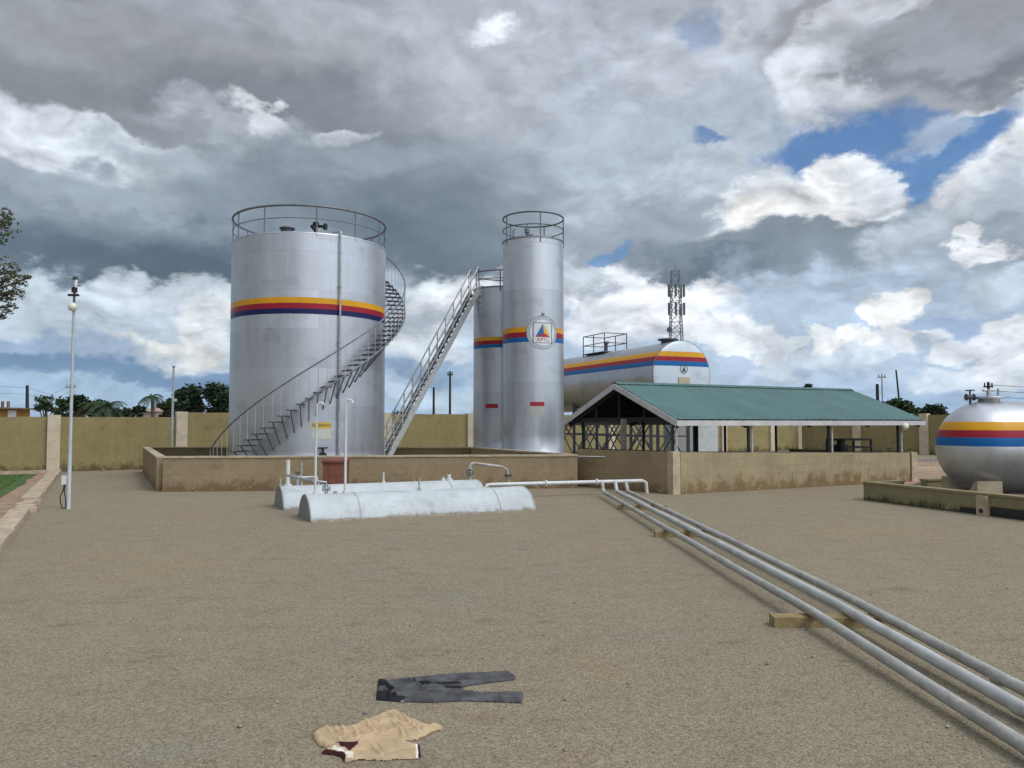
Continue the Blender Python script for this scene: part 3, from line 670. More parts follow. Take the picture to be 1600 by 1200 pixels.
for z in (1.45, 2.9, 4.6, 6.4): q = on(C1, R1, ph, z); mb.bar(q, on(C1, R1 + .1, ph, z), .03, .03); mb.cyl(on(C1, R1 + .09, ph, z - .03), on(C1, R1 + .09, ph, z + .03), .05, 10)
mb.build('dip_pipe', 'steel', T1)
# sign board with lettering
def wrap_text(parent, txt, C, R, phi, z, size, m, sx=1.0):
    vs, fs = text_mesh(txt, size); mb = MB()
    for f in fs: mb.face([on(C, R, phi + (vs[i].x * sx) / R, z + vs[i].y) for i in f])
    return mb.build('lettering', m, parent)
def wrap_rect(C, R, p0, p1, z0, z1, mb, m=0, n=8):
    mb.grid([[on(C, R, p0 + (p1 - p0) * i / n, z) for i in range(n + 1)] for z in (z0, z1)], m, sm=True)
    for z, s_ in ((z0, 1), (z1, 1)): mb.grid([[on(C, R, p0 + (p1 - p0) * i / n, z) for i in range(n + 1)], [on(C, R - .02, p0 + (p1 - p0) * i / n, z) for i in range(n + 1)]], m, sm=False)
def phi_of(px, C, R):                                           # where a column of the photograph crosses the shell
    best = min(range(-900, 901), key=lambda k: abs((lambda q: 800 + F * q.x / (q.y * cos(PITCH) + (q.z - EYE) * sin(PITCH)) - px)(on(C, R, RAD(k / 10), 2.0)) + (1e3 if abs(k) > 800 else 0)))
    return RAD(best / 10)
sg = MB(); pa_, pb_ = phi_of(487.5, C1, R1), phi_of(517.5, C1, R1); ys_ = on(C1, R1, (pa_ + pb_) / 2, 0).y
z_ = [P(502, q, ys_).z for q in (660, 669.5, 686)]
wrap_rect(C1, R1 + .012, pa_, pb_, z_[1], z_[0], sg, 0); wrap_rect(C1, R1 + .012, pa_, pb_, z_[2], z_[1] - .001, sg, 1)
sgo = sg.build('notice_board', ['sign_yellow', 'sign_pale'], T1)
wrap_text(sgo, 'WARNING', C1, R1 + .016, (pa_ + pb_) / 2, (z_[0] + z_[1]) / 2, .135, 'sign_ink', .95)
mb = MB(); ph = phi_of(503, C1, R1); q = on(C1, R1 + .22, ph, 0); zq = P(503, 706, q.y).z
mb.cyl(on(C1, R1 - .02, ph, zq - .13), on(C1, R1 + .4, ph, zq - .13), .06, 10); valve(mb, on(C1, R1 + .22, ph, zq - .13), e1, .075, True, 0, 0); mb.build('outlet_valve', 'black', T1)
# spiral staircase
NS = 44; rise = H1 / NS
sphi = lambda i: RAD(-67 + 4.8 * i)
ri, ro = R1 + .10, R1 + .70
mb = MB(); mb.tube([on(C1, ro, sphi(i), (i + 1) * rise - .03) for i in range(13, NS)], .028, 6)
stc = mb.build('spiral_staircase', 'grey_steel', T1)
for i in range(NS):
    z = (i + 1) * rise; a = sphi(i); da = .115 / (R1 + .4)
    mb = MB()
    t4 = [on(C1, ri, a - da, z), on(C1, ro, a - da, z), on(C1, ro, a + da, z), on(C1, ri, a + da, z)]
    dz = Vector((0, 0, .035)); mb.fan(t4); mb.fan([q - dz for q in t4], flip=True)
    for k in range(4): mb.face([t4[k] - dz, t4[(k + 1) % 4] - dz, t4[(k + 1) % 4], t4[k]])
    mb.build('tread', 'dark_steel', stc)
    if i >= 3:
        mb = MB(); mb.bar(on(C1, ro - .05, a, z - .036), on(C1, R1 + .01, a, z - .72), .032, .032); mb.build('bracket', 'grey_steel', stc)
mb = MB(); mb.tube([on(C1, ro, sphi(i), (i + 1) * rise + .92) for i in range(0, NS)] + [on(C1, R1 + .2, sphi(NS - .3), H1 + .92)], .024, 8); mb.build('handrail', 'grey_steel', stc)
for i in range(0, NS):
    mb = MB(); mb.cyl(on(C1, ro, sphi(i), (i + 1) * rise - .02), on(C1, ro, sphi(i), (i + 1) * rise + .92), .009, 6); mb.build('baluster', 'pale_steel', stc)

# ------------------------------------------------------------------ tall slim tank with the emblem
C2 = Vector((.825, 30.5, 0)); R2 = 1.185
e2 = Vector((-C2.x, -C2.y, 0)).normalized(); yn = (C2 + e2 * R2).y
H2 = P(833, 368.5, yn).z; zz = [P(815, q, yn).z for q in (510.5, 518.5, 526.5, 534)]
M['silver2'] = silver('silver_slim_striped', plate=(3.7, 1.75), bands=((zz[1], zz[0], YEL), (zz[2], zz[1], REDC), (zz[3], zz[2], BLUE)))
def slim_tank(name, label, C, R, H, m, zr, nposts, full=True):
    T = thing(name, label, 'tank', C)
    mb = MB(); mb.lathe(C, [(R * 1.05, 0), (R * 1.05, .06), (R, .06)] + [(R, .06 + (H - .06) * i / 6) for i in range(1, 7)], 72); mb.build('shell', m, T, cyluv(C, R))
    mb = MB(); mb.lathe(C, [(R + .02, H - .05), (R + .02, H + .012), (R - .06, H + .02), (.02, H + .12)], 72); mb.build('roof', 'grey_steel', T)
    ee = Vector((-C.x, -C.y, 0)).normalized(); b0 = atan2(ee.x, -ee.y)
    mb = MB(); a0, a1 = (0, 2 * pi) if full else (b0 - RAD(62), b0 + RAD(235))
    mb.ring((C.x, C.y, zr), R, .030, 64, 8, 0, a0, a1); mb.ring((C.x, C.y, H + (zr - H) * .5), R, .020, 64, 8, 0, a0, a1)
    g = mb.build('guard_rail', 'dark_steel' if full else 'grey_steel', T)
    for i in range(nposts):
        a = (a0 - b0) + (a1 - a0) * (i / nposts if full else i / (nposts - 1)) + (RAD(12) if full else 0)
        mb = MB(); q = on(C, R, a, H - .22); mb.cyl(q, (q.x, q.y, zr), .026, 8); mb.build('rail_post', 'grey_steel', g)
    return T
T2 = slim_tank('emblem_tank', 'tall slim silver tank bearing a round emblem on its stripes', C2, R2, H2, 'silver2', P(833, 330.5, yn).z, 5)
mb = MB(); q = on(C2, .55, RAD(-25), H2 + .03)
mb.cyl(q, q + Vector((0, 0, .28)), .06, 10); mb.cyl(q + Vector((0, 0, .26)), q + Vector((0, 0, .42)), .10, 10); mb.cyl(q + Vector((0, 0, .42)), q + Vector((.02, 0, .62)), .02, 8); mb.cyl(q + Vector((0, 0, .18)), q + Vector((.2, -.1, .12)), .05, 8)
mb.build('breather_valve', 'grey_steel', T2)
mb = MB(); q = on(C2, .9, RAD(-58), H2 + .03); mb.tube([q, q + Vector((0, 0, .35)), q + Vector((.08, 0, .42))], .025, 8); mb.build('vent', 'grey_steel', T2)
# the emblem, painted on the shell
EP = phi_of(848.5, C2, R2); EZ = P(848.5, 519.5, on(C2, R2, EP, 5).y).z; ER = .63
def dec(parent, name, polys, m, lift):                          # flat emblem shapes (metres from its centre) wrapped on the shell
    mb = MB(); w = .05
    def cut(po, x0, keep):                                      # part of a polygon on one side of a column
        out = []
        for i in range(len(po)):
            a, c = po[i - 1], po[i]; ia, ic = (a[0] - x0) * keep >= 0, (c[0] - x0) * keep >= 0
            if ia != ic: f = (x0 - a[0]) / (c[0] - a[0]); out.append((x0, a[1] + (c[1] - a[1]) * f))
            if ic: out.append(c)
        return out
    for po in polys:
        lo, hi = min(p[0] for p in po), max(p[0] for p in po)
        for k in range(math.floor(lo / w), math.floor(hi / w) + 1):
            pc = po
            if lo < k * w: pc = cut(pc, k * w, 1)
            if hi > (k + 1) * w and pc: pc = cut(pc, (k + 1) * w, -1)
            if len(pc) > 2: mb.face([on(C2, R2 + lift, EP + x / R2, EZ + z) for x, z in pc], sm=False)
    return mb.build(name, m, parent)
def annulus(r0, r1, n=60): return [[(r0 * cos(a), r0 * sin(a)), (r1 * cos(a), r1 * sin(a)), (r1 * cos(c), r1 * sin(c)), (r0 * cos(c), r0 * sin(c))] for a, c in ((2 * pi * i / n, 2 * pi * (i + 1) / n) for i in range(n))]
def rects(x0, x1, z0, z1, n=8): return [[(x0 + (x1 - x0) * i / n, z0), (x0 + (x1 - x0) * (i + 1) / n, z0), (x0 + (x1 - x0) * (i + 1) / n, z1), (x0 + (x1 - x0) * i / n, z1)] for i in range(n)]
disc = []
for k in range(10): disc += annulus(ER * k / 10 if k else .0005, ER * (k + 1) / 10, 48)
em = dec(T2, 'emblem', disc, 'silver_cap', .004)
dec(em, 'emblem_ring', annulus(ER - .022, ER), 'grey_steel', .008); dec(em, 'emblem_ring', annulus(ER - .130, ER - .112), 'grey_steel', .008)
tk = []; rg = random.Random(3)
for i in range(58):
    a = 2 * pi * i / 58
    for r0, da, dr in ((ER - .095, 0, .06), (ER - .07 - rg.random() * .02, .035, .018)):
        if rg.random() < .25 and dr < .05: continue
        tk.append([(r * cos(a + da + s_ * w), r * sin(a + da + s_ * w)) for r, s_, w in ((r0, -1, .018), (r0 + dr, -1, .018), (r0 + dr, 1, .018), (r0, 1, .018))])
dec(em, 'ring_lettering', tk, 'grey_steel', .008)
fw, zt, zb = .36, .36, -.38
dec(em, 'emblem_panel', rects(-fw, fw, zb, zt), 'white', .007)
dec(em, 'emblem_frame', rects(-fw - .03, -fw + .01, zb - .02, zt + .02, 1) + rects(fw - .01, fw + .03, zb - .02, zt + .02, 1) + rects(-fw, fw, zt - .01, zt + .02) + rects(-fw, fw, zb - .02, zb) + rects(-.06, .06, ER - .01, ER + .11, 2), 'grey_steel', .009)
ap, bl_, br_, ce = (0, .335), (-.29, -.17), (.31, -.17), (.04, -.02)
def tri(a, c, d, n=8):
    out = []
    for i in range(n):
        f0, f1 = i / n, (i + 1) / n
        l0 = (a[0] + (c[0] - a[0]) * f0, a[1] + (c[1] - a[1]) * f0); l1 = (a[0] + (c[0] - a[0]) * f1, a[1] + (c[1] - a[1]) * f1)
        r0 = (a[0] + (d[0] - a[0]) * f0, a[1] + (d[1] - a[1]) * f0); r1 = (a[0] + (d[0] - a[0]) * f1, a[1] + (d[1] - a[1]) * f1)
        out.append([l0, l1, r1, r0] if i else [l0, l1, r1])
    return out
dec(em, 'emblem_facet', tri(ap, bl_, ce), 'blue', .010); dec(em, 'emblem_facet', tri(ap, ce, br_), 'yellow', .010); dec(em, 'emblem_facet', tri(ce, bl_, br_), 'red', .010)
vs, fs = text_mesh('APTL', .19)
dec(em, 'lettering', [[(vs[i].x * 1.12, vs[i].y - .275) for i in f] for f in fs], 'label_red', .010)
def label_plate(T, C, R, x0, x1, ya, yb, yc, bm):
    p0, p1 = phi_of(x0, C, R), phi_of(x1, C, R); yy = on(C, R, (p0 + p1) / 2, 0).y; xm = (x0 + x1) / 2
    mb = MB(); wrap_rect(C, R + .006, p0, p1, P(xm, yb, yy).z, P(xm, ya, yy).z, mb, 0); wrap_rect(C, R + .006, p0, p1, P(xm, yc, yy).z, P(xm, yb, yy).z - .001, mb, 1)
    mb.build('product_label', ['label_red', bm], T)
label_plate(T2, C2, R2, 828.5, 850.5, 628, 634.5, 648, 'label_beige')

# ------------------------------------------------------------------ short slim tank and its stairs
C3 = Vector((-.44, 33.0, 0)); R3 = 1.18; e3 = Vector((-C3.x, -C3.y, 0)).normalized(); yn = (C3 + e3 * R3).y
H3 = P(778, 446.5, yn).z; zz = [P(765, q, yn).z for q in (526, 531.5, 537.5, 543)]
M['silver3'] = silver('silver_short_striped', c=(.50, .515, .54), plate=(3.7, 1.6), bands=((zz[1], zz[0], YEL), (zz[2], zz[1], REDC), (zz[3], zz[2], BLUE)))
T3 = slim_tank('slim_tank', 'shorter slim silver tank half hidden behind the emblem tank', C3, R3, H3, 'silver3', P(775, 421.5, yn).z, 6, False)
label_plate(T3, C3, R3, 758.5, 778, 631, 637, 637.5, 'label_red')
TP = P(748, 453, 32.1); sdv = Vector((.87, .5, 0)).normalized(); swd = Vector((-.5, .87, 0)).normalized()
slope = 1.755; Ltot = TP.z / slope
ST = thing('steel_staircase', 'steep straight steel staircase leaning on the short slim tank', 'staircase', (TP - sdv * Ltot).to_tuple()[:2] + (0,))
botp = Vector(((TP - sdv * Ltot).x, (TP - sdv * Ltot).y, 0)); SWD = .72
def stp(f, w=0, dz=0): return botp.lerp(TP, f) + swd * w + Vector((0, 0, dz))
for w in (0, SWD):
    mb = MB(); mb.bar(stp(0, w), stp(1.0, w), .05, .20); mb.build('stringer', 'pale_steel' if w == 0 else 'steel', ST)
    mb = MB(); mb.tube([stp(.045, w, .55), stp(.06, w, .95), stp(1.0, w, .95), stp(1.0, w, .02)], .030, 8); mb.tube([stp(.055, w, .5), stp(1.0, w, .5)], .022, 8)
    hr = mb.build('handrail', 'pale_steel', ST)
    for i in range(12):
        f = .05 + .93 * i / 11; mb = MB(); mb.cyl(stp(f, w), stp(f, w, .95), .026, 6); mb.build('rail_post', 'pale_steel', hr)
nt_ = 34
for i in range(1, nt_):
    f = i / nt_; mb = MB(); c = stp(f, SWD / 2); mb.box(c, (SWD - .06, .19, .035), swd); mb.build('tread', 'dark_steel', ST)

# ------------------------------------------------------------------ horizontal tanks
def horizontal(T, name, A, axis, L, R, m, dish0, dish1, n=80, cap_m=None):       # A: centre of the near end, axis points away from it
    A = Vector(A); axis = Vector(axis).normalized(); sd_ = Vector((axis.y, -axis.x, 0))
    def ringat(t, r): return [A + axis * t + (sd_ * cos(2 * pi * k / n) + Vector((0, 0, 1)) * sin(2 * pi * k / n)) * r for k in range(n)]
    prof = [(-dish0 * cos(a), R * sin(a)) for a in (pi / 2 * i / 14 for i in range(15)) if sin(a) > 0]
    prof = ([(-dish0, R * .01)] + prof)[:-1]
    body = [(L * i / 8, R) for i in range(0, 9)]
    prof2 = [(L + dish1 * sin(a), R * cos(a)) for a in (pi / 2 * i / 10 for i in range(11))][1:-1] + [(L + dish1, R * .01)]
    uvf = lambda co, nn: ((co - A).dot(axis), co.z)
    if cap_m:
        mb = MB(); mb.grid([ringat(*q) for q in body + prof2], 0, True); o1 = mb.build(name, m, T, uvf)
        mb = MB(); mb.grid([ringat(*q) for q in prof + [(.0, R)]], 0, True); mb.build('end_cap', cap_m, T, lambda co, nn: ((co - A).dot(sd_), co.z))
        mb = MB(); rr = ringat(.0, R + .006); mb.tube(rr + rr[:1], .018, 6); mb.build('weld_rim', 'grey_steel', T)
    else:
        mb = MB(); mb.grid([ringat(*q) for q in prof + body + prof2], 0, True); mb.build(name, m, T, uvf)
CN = P(1065, 586, 33.0); RN = 1.44; ax = Vector((-.40, .917, 0)).normalized()
yl = [P(1030, q, 32.6).z for q in (548.5, 556.5, 563.5, 571.5)]
bands = ((yl[1], yl[0], YEL), (yl[2], yl[1], REDC), (yl[3], yl[2], BLUE))
M['silver4'] = silver('silver_raised_striped', c=(.52, .53, .55), plate=(1.8, 30), bands=bands); M['cap4'] = silver('pale_cap_striped', c=(.60, .66, .70), plate=(30, 30), rough=.5, metal=.2, dirt=.08, bands=bands)
T4 = thing('raised_tank', 'striped horizontal silver tank raised on steel lattice legs behind the shed', 'tank', (CN.x, CN.y, 0))
LN = 11.0
horizontal(T4, 'shell', CN, ax, LN, RN, 'silver4', .16, .3, 80, 'cap4')
sdn = Vector((ax.y, -ax.x, 0))
for i, t_ in enumerate((.9, 3.2, 5.5, 7.8, 10.2)):
    mb = MB(); c = CN + ax * t_; zt_ = CN.z - RN + .25
    l, r = c - sdn * .95, c + sdn * .95
    for q in (l, r): mb.bar((q.x, q.y, 0), (q.x, q.y, zt_ + .25), .13, .13)
    mb.bar((l.x, l.y, zt_), (r.x, r.y, zt_), .12, .16); mb.bar((l.x, l.y, 1.4), (r.x, r.y, 1.4), .06)
    mb.bar((l.x, l.y, .2), (r.x, r.y, zt_), .05); mb.bar((r.x, r.y, .2), (l.x, l.y, zt_), .05)
    mb.build('support_frame', 'dark_steel', T4)
mb = MB()
for s_ in (-.95, .95):
    for t0, t1 in ((.9, 3.2), (3.2, 5.5), (5.5, 7.8), (7.8, 10.2)):
        a = CN + ax * (t0 + .08) + sdn * s_; c = CN + ax * (t1 - .08) + sdn * s_
        mb.bar((a.x, a.y, .3), (c.x, c.y, 2.5), .05); mb.bar((c.x, c.y, .3), (a.x, a.y, 2.5), .05); mb.bar((a.x, a.y, 1.38), (c.x, c.y, 1.38), .04)
mb.build('cross_bracing', 'grey_steel', T4)
mb = MB(); c = CN + ax * .95 + Vector((0, 0, RN - .03)); mb.lathe(c, [(.30, 0), (.30, .13), (.44, .14), (.44, .20), (.001, .215)], 24); mb.build('manhole', 'dark_steel', T4)
cg = MB(); z0 = CN.z + RN - .05
pts = []
cA, cB = CN + ax * 5.3, CN + ax * 7.4
for c in (cA, cA.lerp(cB, .5), cB):
    for s_ in (-.62, .62): pts.append(c + sdn * s_)
for q in pts: cg.cyl((q.x, q.y, z0 - .1), (q.x, q.y, z0 + .92), .025, 8)
for hh in (.92, .46, 0.02):
    for s_ in (-.62, .62): cg.tube([(cA + sdn * s_).to_tuple()[:2] + (z0 + hh,), (cB + sdn * s_).to_tuple()[:2] + (z0 + hh,)], .022, 6)
    for c in (cA, cB) if hh > .1 else (cA, cA.lerp(cB, .5), cB): cg.tube([(c - sdn * .62).to_tuple()[:2] + (z0 + hh,), (c + sdn * .62).to_tuple()[:2] + (z0 + hh,)], .022, 6)
cgo = cg.build('walkway_rail', 'dark_steel', T4)
mb = MB(); mb.box(cA.lerp(cB, .5).to_tuple()[:2] + (z0 + .04,), ((cB - cA).length, 1.2, .03), ax); mb.build('walkway_deck', 'grey_steel', cgo)
mb = MB(); c = cA.lerp(cB, .42); mb.cyl((c.x, c.y, z0 - .02), (c.x, c.y, z0 + .55), .07, 10); mb.cyl((c.x, c.y, z0 + .5), (c.x, c.y, z0 + .6), .13, 12); mb.build('vent', 'dark_steel', T4)
# small emblem and paper notice on its end cap
ec = MB(); nrm = -ax
def capp(x, z, lift=.17): return CN + nrm * lift + sdn * x + Vector((0, 0, z))
capz = lambda py: P(1066, py, CN.y).z - CN.z
zc = capz(577)
for r0, r1 in ((.16, .19),):
    for i in range(24):
        a, c = 2 * pi * i / 24, 2 * pi * (i + 1) / 24
        ec.face([capp(r * cos(q), zc + r * sin(q)) for r, q in ((r0, a), (r1, a), (r1, c), (r0, c))])
ec.face([capp(-.10, zc - .08), capp(.10, zc - .08), capp(0, zc + .12)])
ec.face([capp(-.09, zc - .12), capp(.09, zc - .12), capp(.09, zc - .10), capp(-.09, zc - .10)])
ec.build('emblem', 'dark_steel', T4)
mb = MB(); mb.box(capp(-.0, capz(597), .175), (.56, .02, .40), sdn); mb.build('notice_plate', 'sand_label', T4)

CT = P(1539, 699, 19.5); RT = 1.13; axr = Vector((.992, -.10, 0)).normalized()
yl = [P(1500, q, 18.4).z for q in (659.0, 672.5, 684, 698)]
bands = ((yl[1], yl[0], YEL), (yl[2], yl[1], REDC), (yl[3], yl[2], BLUE))
M['silver5'] = silver('silver_low_striped', c=(.60, .61, .63), plate=(2.4, 30), rough=.40, bands=bands)
T5 = thing('ground_tank', 'striped horizontal silver tank on concrete saddles at the right', 'tank', (CT.x, CT.y, 0))
horizontal(T5, 'shell', CT, axr, 6.5, RT, 'silver5', 1.08, 1.08)
sdr = Vector((axr.y, -axr.x, 0))
for t_ in (-.36, 5.9):
    mb = MB(); c = CT + axr * t_
    n = 14; prof = [(-.95 + 1.9 * i / n) for i in range(n + 1)]
    top = [(x, CT.z - sqrt(max(0, (RT + .01) ** 2 - x * x)) ) for x in prof]
    for f0, f1 in ((-.28, .28),):
        A_ = [c + axr * f0 + sdr * x + Vector((0, 0, min(z, .62) - c.z)) for x, z in top]; B_ = [c + axr * f1 + sdr * x + Vector((0, 0, min(z, .62) - c.z)) for x, z in top]
        A0 = [Vector((q.x, q.y, 0)) for q in A_]; B0 = [Vector((q.x, q.y, 0)) for q in B_]
        mb.grid([A0, A_, B_, B0], sm=False)
        for k in (0, n): mb.face([A0[k], A_[k], B_[k], B0[k]])
    mb.build('saddle', 'coping', T5)
mb = MB(); c = P(1545, 626, 19.5); c = Vector((c.x, c.y, CT.z + RT - .04)); mb.lathe(c, [(.24, 0), (.24, .10), (.34, .11), (.34, .16), (.001, .17)], 24)
mb.cyl(c + Vector((0, 0, .16)), c + Vector((0, 0, .34)), .05, 10); mb.cyl(c + Vector((-.14, 0, .32)), c + Vector((.14, 0, .32)), .03, 8); mb.cyl(c + Vector((.24, 0, .12)), c + Vector((.24, 0, .36)), .03, 8)
mb.build('manhole', 'steel', T5)
mb = MB(); c = P(1516, 627, 19.5); c = Vector((c.x, c.y, CT.z + RT - .15)); mb.cyl(c, c + Vector((0, 0, .22)), .03, 8); valve(mb, c + Vector((0, 0, .26)), (1, 0, 0), .05, True, 0, 0); mb.build('vent_valve', 'dark_steel', T5)
# its low bund
LBA = G(1355, 781); LBB = G(1600, 812); lbd = (LBB - LBA).normalized(); LBB2 = LBA + lbd * 9
lb = thing('low_bund', 'knee high mossy concrete bund around the tank at right', 'wall', LBA)
capped(lb, 'side_wall', LBA, LBB2, .43, .43, 'low', .22, 'low', 21)
capped(lb, 'back_wall', LBA + u * .24, LBA + u * 1.35, .41, .41, 'low', .2, 'low', 22)
capped(lb, 'back_wall', LBA + u * 2.3, LBA + u * 9, .41, .41, 'low', .2, 'low', 23)
q = G(1545, 805); lp = LBA + lbd * ((q - LBA).dot(lbd)); mb = MB(); nl = Vector((lbd.y, -lbd.x, 0)); mb.box(lp + nl * .15 + Vector((0, 0, .2)), (.24, .12, .44), lbd); mb.build('pier', 'coping', lb)
mb = MB(); mb.cyl(lp + nl * .205 + Vector((0, 0, .10)), lp + nl * .225 + Vector((0, 0, .10)), .05, 12); mb.build('drain_hole', 'black', lb)
for t0, t1, hh in ((.16, 3.2, .20), (-.62, -.16, .12)):
    mb = MB(); mb.box(lp + lbd * ((t0 + t1) / 2) + nl * .112 + Vector((0, 0, hh / 2 + .005)), (t1 - t0, .012, hh), lbd); mb.build('drain_slot', 'black', lb)

# ------------------------------------------------------------------ half buried tanks
bx = Vector((.905, .425, 0)).normalized(); by = Vector((-bx.y, bx.x, 0))
def buried(name, label, A, L, wd, h, group):
    T = thing(name, label, 'tank', A, group)
    Rr = (wd * wd / 4 + h * h) / (2 * h); zc_ = h - Rr; a1 = math.asin(min(1, wd / 2 / Rr)); n = 26
    sec = [(Rr * sin(-a1 + 2 * a1 * i / n), zc_ + Rr * cos(-a1 + 2 * a1 * i / n)) for i in range(n + 1)]
    sec = [(sec[0][0], -.05)] + sec + [(sec[-1][0], -.05)]
    mb = MB(); m = 30
    rows = []
    for j in range(m + 1):
        t_ = L * j / m
        rows.append([A + bx * t_ + by * (y_ + .004 * MN.noise(Vector((t_ * 3, y_ * 3, 1)))) + Vector((0, 0, z + .006 * MN.noise(Vector((t_ * 2, y_ * 4, 5))))) for y_, z in sec])
    mb.grid(rows); mb.build('shell', 'white_tank', T)
    for t_, fl in ((0, False), (L, True)):
        mb = MB(); mb.fan([A + bx * (t_ + (.012 if not fl else -.012)) + by * (y_ * .985) + Vector((0, 0, z * .985)) for y_, z in sec], flip=fl); mb.build('end_plate', 'grey_end', T)
    for t_ in (.02, L * .205, L * .83, L - .02):
        mb = MB(); mb.tube([A + bx * t_ + by * (y_ * 1.003) + Vector((0, 0, z + .002)) for y_, z in sec[1:-1]], .012, 6); mb.build('weld_seam', 'weld', T)
    mb = MB()
    for s_ in (0, -1):
        y_ = sec[s_][0] * 1.02
        rs = [[A + bx * (L * j / 24) + by * (y_ + (1 if s_ else -1) * (.06 + .05 * MN.noise(Vector((j * .7, s_, 3))))) + Vector((0, 0, -.01)) for j in range(25)], [A + bx * (L * j / 24) + by * y_ + Vector((0, 0, .035 + .02 * MN.noise(Vector((j * .9, s_, 7))))) for j in range(25)]]
        mb.grid(rs)
    mb.build('grout_edge', 'earth_edge', T)
    return T
M['grey_end'] = plain('grey_end_plate', (.22, .23, .215), .8, 0, .25, 4); M['weld'] = plain('weld_seam_paint', (.40, .41, .41), .7, 0, .2, 9); M['earth_edge'] = plain('gravel_edge', (.23, .195, .145), .97, 0, .4, 8, .6, 40)
fb, ff = G(458, 806), G(485.5, 816.5); A5 = ff + by * .70; A5.z = 0
grp = 'half buried white tanks'
T6 = buried('buried_tank', 'nearer half buried white tank with a rounded back', A5, 5.05, 1.40, .50, grp)
A6 = G(443, 797.5) + by * .70
T7 = buried('buried_tank', 'farther half buried white tank partly hidden behind the nearer one', A6, 5.05, 1.40, .50, grp)
def along(A, px):                                               # where the axis of a buried tank crosses a column
    return min((A + bx * (k / 100) for k in range(-50, 560)), key=lambda q: abs(800 + F * q.x / q.y - px))
def stub(T, name, q, r, pts, m, wheel=None):
    mb = MB(); mb.tube([q + Vector(p) for p in pts], r, 10); mb.cyl(q + Vector((0, 0, .0)), q + Vector((0, 0, .05)), r * 2.0, 12)
    return mb.build(name, m, T)
top = Vector((0, 0, .49))
q = along(A5, 494) + top; hv = P(499, 631, q.y).z - q.z
stub(T6, 'vent_pipe', q, .026, [(0, 0, 0), (0, 0, hv * .5), (.03, 0, hv), (.10, 0, hv + .03), (.17, -.02, hv - .02)], 'pipe_white')
q = along(A5, 541) + top; hv = P(546, 626, q.y).z - q.z
stub(T6, 'vent_pipe', q, .028, [(0, 0, 0), (0, 0, hv * .5), (.0, 0, hv - .03), (.04, 0, hv + .02), (.13, -.02, hv), (.14, -.02, hv - .05)], 'pipe_white')
q = along(A5, 511) + top; mb = MB(); mb.cyl(q, q + Vector((0, 0, .2)), .035, 10, 0); valve(mb, q + Vector((0, 0, .12)), (1, 0, 0), .036, True, 0, 1); mb.tube([q + Vector((0, 0, .18)), q + Vector((0, 0, .24)), q + Vector((-.35, .05, .28)), q + by * 1.9 + Vector((-.5, 0, .28))], .03, 8, 0); mb.build('filling_valve', ['steel', 'black'], T6)
for px, h in ((656, .26), (525, .06), (440, .2)):
    q = along(A5, px) + top if px > 470 else along(A6, px) + top; stub(T6 if px > 470 else T7, 'dip_stub', q, .022, [(0, 0, 0), (0, 0, h)], 'pipe_dull')
for px, h, r, m in ((451, .62, .05, 'pipe_white'), (473, .55, .02, 'steel'), (600, .26, .02, 'pipe_white'), (702, .16, .05, 'pipe_white'), (693, .1, .03, 'pipe_white')):
    q = along(A6, px) + top; stub(T7, 'dip_stub', q, r, [(0, 0, 0), (0, 0, h)], m)
mb = MB(); q = along(A6, 467) + top; mb.cyl(q, q + Vector((0, 0, .22)), .04, 10); valve(mb, q + Vector((0, 0, .2)), bx, .036, True, 0, 1); mb.tube([q + Vector((.1, 0, .2)), q + bx * .45 + Vector((0, 0, .2)), q + bx * .5 + Vector((0, 0, 0))], .03, 8); mb.build('filling_valve', ['steel', 'dark_steel'], T7)
mb = MB(); q = A6 + bx * 4.85 + top; zt_ = .42
q2 = q + bx * .95
mb.cyl(q, q + Vector((0, 0, .34)), .045, 10); valve(mb, q + Vector((0, 0, .2)), (0, 0, 1), .045, True, 0, 1); mb.tube([q + Vector((0, 0, .32)), q + bx * .04 + Vector((0, 0, zt_)), q + bx * .12 + Vector((0, 0, zt_ + .02)), q2 + Vector((0, 0, zt_ - .10)), q2 + bx * .12 + Vector((0, 0, zt_ - .18)), q2 + bx * .16 + Vector((0, 0, -.1))], .038, 12)
mb.cyl(q2 + bx * .16 + Vector((0, 0, .06)), q2 + bx * .16 + Vector((0, 0, .12)), .10, 14, 1); mb.build('suction_pipe', ['pipe_dull', 'dark_steel'], T7)

# ------------------------------------------------------------------ pipes over the yard
def pl(px, py, h): return G(px, py, h)
TA = pl(765, 757.3, .36); TB = pl(1006, 751, .36); tdir = (TB - TA).normalized()
mb = MB(); mb.tube([TA - tdir * .25 + Vector((0, 0, -.30)), TA - tdir * .05, TA + tdir * .05, TB - tdir * .05, TB + tdir * .06 + Vector((0, 0, -.05)), TB + tdir * .10 + Vector((0, 0, -.36))], .05, 14)
for f in (.35, .68): c = TA.lerp(TB, f); mb.cyl(c - tdir * .02, c + tdir * .02, .085, 16)
o = mb.build('header_pipe', 'pipe_white'); tag(o, 'white header pipe running from the buried tanks along the wall', 'pipe')
grp = 'long pipes lying across the gravel yard'
gp = lambda x, y, z: tuple(G(x, y, z))
PL = [((2.44, 21.05), gp(1600, 1165, .085), .047, 'pipe_dull', 'dull grey stained pipe, leftmost of the three across the yard'),
      ((2.82, 21.25), gp(1600, 1106, .10), .050, 'pipe', 'middle and brightest of the three pipes across the yard'),
      ((3.12, 21.3), gp(1600, 1076, .10), .046, 'pipe_dull', 'rightmost of the three grey pipes across the yard')]
